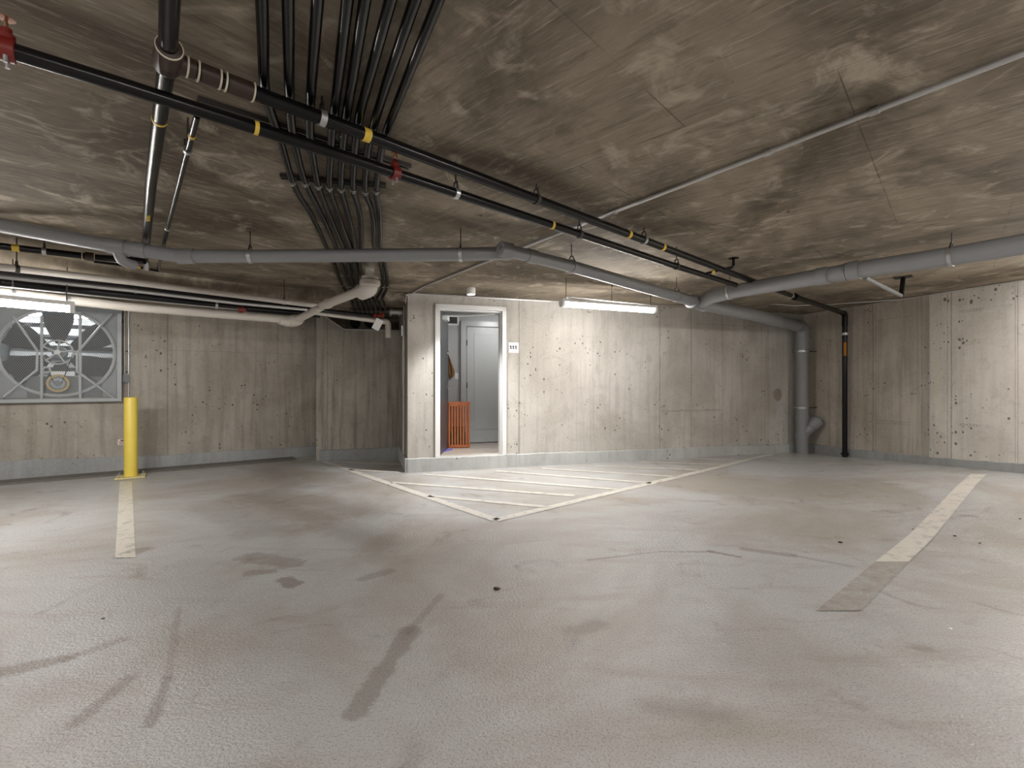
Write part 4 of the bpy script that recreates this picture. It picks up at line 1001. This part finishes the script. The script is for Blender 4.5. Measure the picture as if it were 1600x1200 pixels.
# ------------------------------------------------------------------ exhaust fan
def fuv(px, py, off=.1): return WL.at(px, py, off)
fcu, fcz = (fu0+fu1)/2, (FZ0+FZ1)/2
fcu = fuv(90, 550)[0]
t = thing('exhaust_fan', 'large square grey exhaust fan behind mesh guard on left wall', 'fan', WL.w(fcu, FZ0, .05))
def frame(bm):
    w_ = .045
    for (a, b_, c, d) in ((fu0, fu1, FZ0, FZ0+w_), (fu0, fu1, FZ1-w_*1.5, FZ1), (fu0, fu0+w_, FZ0+w_, FZ1-w_*1.5), (fu1-w_, fu1, FZ0+w_, FZ1-w_*1.5)): bx(bm, a, b_, -.11, .02, c, d)
    for k in range(7):
        for z in (FZ0+.022, FZ1-.03): bx(bm, fu0+.1+k*.18, fu0+.11+k*.18, -.116, -.11, z-.006, z+.006)
    for k in range(6): bx(bm, fu1-.02, fu1-.01, -.116, -.11, FZ0+.15+k*.2, FZ0+.162+k*.2)
part('frame', frame, M_FAN, t, WL)
def topcover(bm): bx(bm, fu0+.2, fu1+.005, -.118, -.112, FZ1-.10, FZ1+.003)
part('top_hood', topcover, M_FAND, t, WL)
# mesh guard: woven zigzag strands (pattern of one part)
def guard(bm):
    a0, a1, b0, b1 = fu0+.04, fu1-.04, FZ0+.04, FZ1-.06; w_ = .0026; pu, pz = .0215, .034
    def strand(x0_, z0_, x1_, z1_):
        d = Vector((x1_-x0_, z1_-z0_)).normalized(); n = Vector((-d.y, d.x))*w_/2
        q = [(x0_+n.x, z0_+n.y), (x1_+n.x, z1_+n.y), (x1_-n.x, z1_-n.y), (x0_-n.x, z0_-n.y)]
        vs = [bm.verts.new((p[0], -.104, p[1])) for p in q]; bm.faces.new(vs)
        vs2 = [bm.verts.new((p[0], -.101, p[1])) for p in q]; bm.faces.new(vs2[::-1])
        for i in range(4): bm.faces.new((vs[i], vs2[i], vs2[(i+1)%4], vs[(i+1)%4]))
    sl = pz/pu; H_ = b1-b0; W_ = a1-a0; k = -int(H_/pz)-1
    while a0+k*pu < a1:
        for s in (1, -1):
            # line z-b0 = sl*(x - (a0+k*pu)); mirrored for s=-1
            xs_ = max(a0, a0+k*pu); xe = min(a1, a0+k*pu+H_/sl)
            if xe-xs_ > .005:
                za_, zb2 = (xs_-a0-k*pu)*sl+b0, (xe-a0-k*pu)*sl+b0
                if s == 1: strand(xs_, za_, xe, zb2)
                else: strand(a0+a1-xs_, za_, a0+a1-xe, zb2)
        k += 1
part('mesh_guard', guard, M_FAN, t, WL)
def seg_strut(bm, pts_, r, off=-.085):
    tube(bm, [Vector((*[fuv(x, y)[0]], off, fuv(x, y)[1])) for x, y in pts_], r, 8)
part('support_strut', lambda bm: seg_strut(bm, [(174,490),(120,551),(120,580),(178,622)], .013), M_FANL, t, WL)
part('support_strut', lambda bm: seg_strut(bm, [(20,494),(58,548),(57,578),(5,620)], .013), M_FANL, t, WL)
part('post', lambda bm: seg_strut(bm, [(64,492),(64,625)], .014, -.06), M_FANL, t, WL)
part('post', lambda bm: seg_strut(bm, [(124.5,487),(124.5,625)], .016, -.06), M_FANL, t, WL)
part('venturi_ring', lambda bm: ring(bm, (fcu, -.0, fcz), (0,1,0), .555, .022, 48, 8), M_FANL, t, WL)
def plate(bm):
    # square sheet with a round hole
    n = 48; R_ = .56; hs = .60; out = []; inn = []
    for k in range(n):
        a = 2*math.pi*k/n+math.pi/4; c_, s_ = math.cos(a), math.sin(a); m_ = hs/max(abs(c_), abs(s_))
        out.append((fcu+c_*m_, fcz+s_*m_)); inn.append((fcu+c_*R_, fcz+s_*R_))
    A_ = [bm.verts.new((x, .03, z)) for x, z in out]; I_ = [bm.verts.new((x, .03, z)) for x, z in inn]
    A2 = [bm.verts.new((x, .036, z)) for x, z in out]; I2 = [bm.verts.new((x, .036, z)) for x, z in inn]
    for k in range(n):
        j = (k+1) % n; bm.faces.new((A_[k], A_[j], I_[j], I_[k])); bm.faces.new((A2[k], I2[k], I2[j], A2[j])); bm.faces.new((I_[k], I_[j], I2[j], I2[k]))
part('orifice_plate', plate, M_FAN, t, WL)
for k in range(6):
    def blade(bm, k=k):
        a = math.radians(k*60+32); n = 6; r0, r1 = .12, .53; L_ = []; R_ = []
        for i in range(n+1):
            r = r0+(r1-r0)*i/n; wv = .05+.13*math.sin(math.pi*.5*min(1, i/n*1.2)); tw = math.radians(38-12*i/n)
            for sgn, lst in ((-1, L_), (1, R_)):
                u = wv*sgn*math.cos(tw); y = .06+wv*sgn*math.sin(tw)*.6
                lst.append(bm.verts.new((fcu+r*math.cos(a)-u*math.sin(a), y, fcz+r*math.sin(a)+u*math.cos(a))))
        for i in range(n): bm.faces.new((L_[i], L_[i+1], R_[i+1], R_[i])).smooth = True
        bmesh.ops.solidify(bm, geom=bm.faces[:], thickness=.004)
    part('blade', blade, M_BLADE, t, WL)
part('hub', lambda bm: lathe(bm, [(.03, -.05), (.07, -.045), (.075, .05), (.03, .055)], (fcu, .05, fcz), (0,1,0), 20), M_FAND, t, WL)
pc = fuv(88.5, 550); 
def pulley(bm):
    c = (pc[0], -.055, pc[1]); ring(bm, c, (0,1,0), .150, .011, 36, 8); lathe(bm, [(.03, -.02), (.03, .02)], c, (0,1,0), 14)
    for k in range(5):
        a = math.radians(k*72+10); tube(bm, [Vector(c)+Vector((math.cos(a)*.02, 0, math.sin(a)*.02)), Vector(c)+Vector((math.cos(a)*.148, 0, math.sin(a)*.148))], .010, 8)
part('pulley_wheel', pulley, M_FANL, t, WL)
mc = fuv(90, 599)
motor = part('motor', lambda bm: lathe(bm, [(.02, -.085), (.07, -.082), (.085, -.06), (.085, .06), (.03, .065)], (mc[0], 0.0, mc[1]), (0,1,0), 24), M_MOTB, t, WL)
part('motor_ring', lambda bm: ring(bm, (mc[0], -.07, mc[1]), (0,1,0), .098, .016, 32, 8), M_MOTY, motor, WL)
part('motor_pulley', lambda bm: lathe(bm, [(.01, -.1), (.035, -.098), (.028, -.09), (.035, -.08), (.01, -.078)], (mc[0], 0, mc[1]), (0,1,0), 18), M_FAND, motor, WL)
def belt(bm):
    for s in (-1, 1): tube(bm, [Vector((pc[0]+s*.15, -.06, pc[1]-.01)), Vector((mc[0]+s*.035, -.085, mc[1]))], .005, 6)
part('belt', belt, M_DARK, t, WL)
i0 = fuv(78, 580); i1 = fuv(116, 585)
part('motor_bracket', lambda bm: bx(bm, i0[0], i1[0], -.05, .02, i1[1]-.02, i0[1]), M_FANL, t, WL)
ic = fuv(71.5, 578); part('idler_bearing', lambda bm: ring(bm, (ic[0], -.07, ic[1]), (0,1,0), .035, .012, 20, 8), M_FANL, t, WL)
# bright discharge shaft behind the fan
def shaft(bm):
    a, b_, c, d = fu0+.06, fu1-.06, FZ0+.06, FZ1-.06; e = .95
    bx(bm, a-.03, a, .0, e, c-.03, d+.03); bx(bm, b_, b_+.03, .0, e, c-.03, d+.03); bx(bm, a, b_, .0, e, c-.03, c); bx(bm, a, b_, .0, e, d, d+.03); bx(bm, a, b_, e, e+.03, c, d)
part('discharge_shaft', shaft, M_FAND, t, WL)
part('motor_base', lambda bm: bx(bm, fcu-.30, fcu+.42, .015, .028, FZ0+.05, FZ0+.33), M_FAND, t, WL)
for k in range(7):
    z = FZ0+.16+k*.15
    def lv(bm):
        vs = [bm.verts.new(v) for v in ((fu0+.08, .66, z), (fu1-.08, .66, z), (fu1-.08, .74, z+.10), (fu0+.08, .74, z+.10))]; bm.faces.new(vs)
        bmesh.ops.solidify(bm, geom=bm.faces[:], thickness=.004)
    part('louver_slat', lv, M_LOUV, t, WL)
sa = WL.w(fu0+.15, FZ1-.12, -.45); sb = WL.w(fu1-.35, FZ1-.12, -.45)
t2 = thing('shaft_light', 'small tube light glowing behind the fan mesh at upper left', 'light', (sa+sb)/2)
bm = B(); tube(bm, [sa, sb], .016, 10); mk('lens', bm, emis('shaft_lamp_glow', (.92, .96, 1, 1), 16), t2)
bm = B(); tube(bm, [sa+Vector((0,0,.03)), sb+Vector((0,0,.03))], .018, 6); mk('housing', bm, M_WHITE, t2)
# ------------------------------------------------------------------ debris on the floor
for i, (x, y, s, lab) in enumerate(((776, 921, .020, 'small curled brown leaf scrap in the middle of the floor'), (1313, 848, .016, 'black pebble on the floor left of the right stall line'),
     (1492, 838, .012, 'small dark pebble right of the stall line, nearer of two'), (1531, 849, .009, 'tiny dark crumb right of the stall line'), (1594, 811, .010, 'tiny dark pebble at the right edge of the floor'),
     (1485, 983, .009, 'tiny pale chip on the floor at lower right'), (1426, 827, .007, 'tiny dark speck beside the right stall line'), (161, 967, .008, 'tiny dark crumb on the floor at lower left'))):
    c = F(x, y); bm = B(); bmesh.ops.create_icosphere(bm, subdivisions=2, radius=s)
    for v in bm.verts: v.co = Vector((v.co.x*random.uniform(.75, 1.2), v.co.y*random.uniform(.75, 1.1), v.co.z*.35*random.uniform(.7, 1.2)))
    bmesh.ops.translate(bm, verts=bm.verts[:], vec=c+Vector((0, 0, s*.3)))
    o = mk('pebble' if i else 'leaf_scrap', bm, M_WHITE if i == 5 else (M_RUST if i == 0 else M_DARK)); tag(o, lab, 'debris')
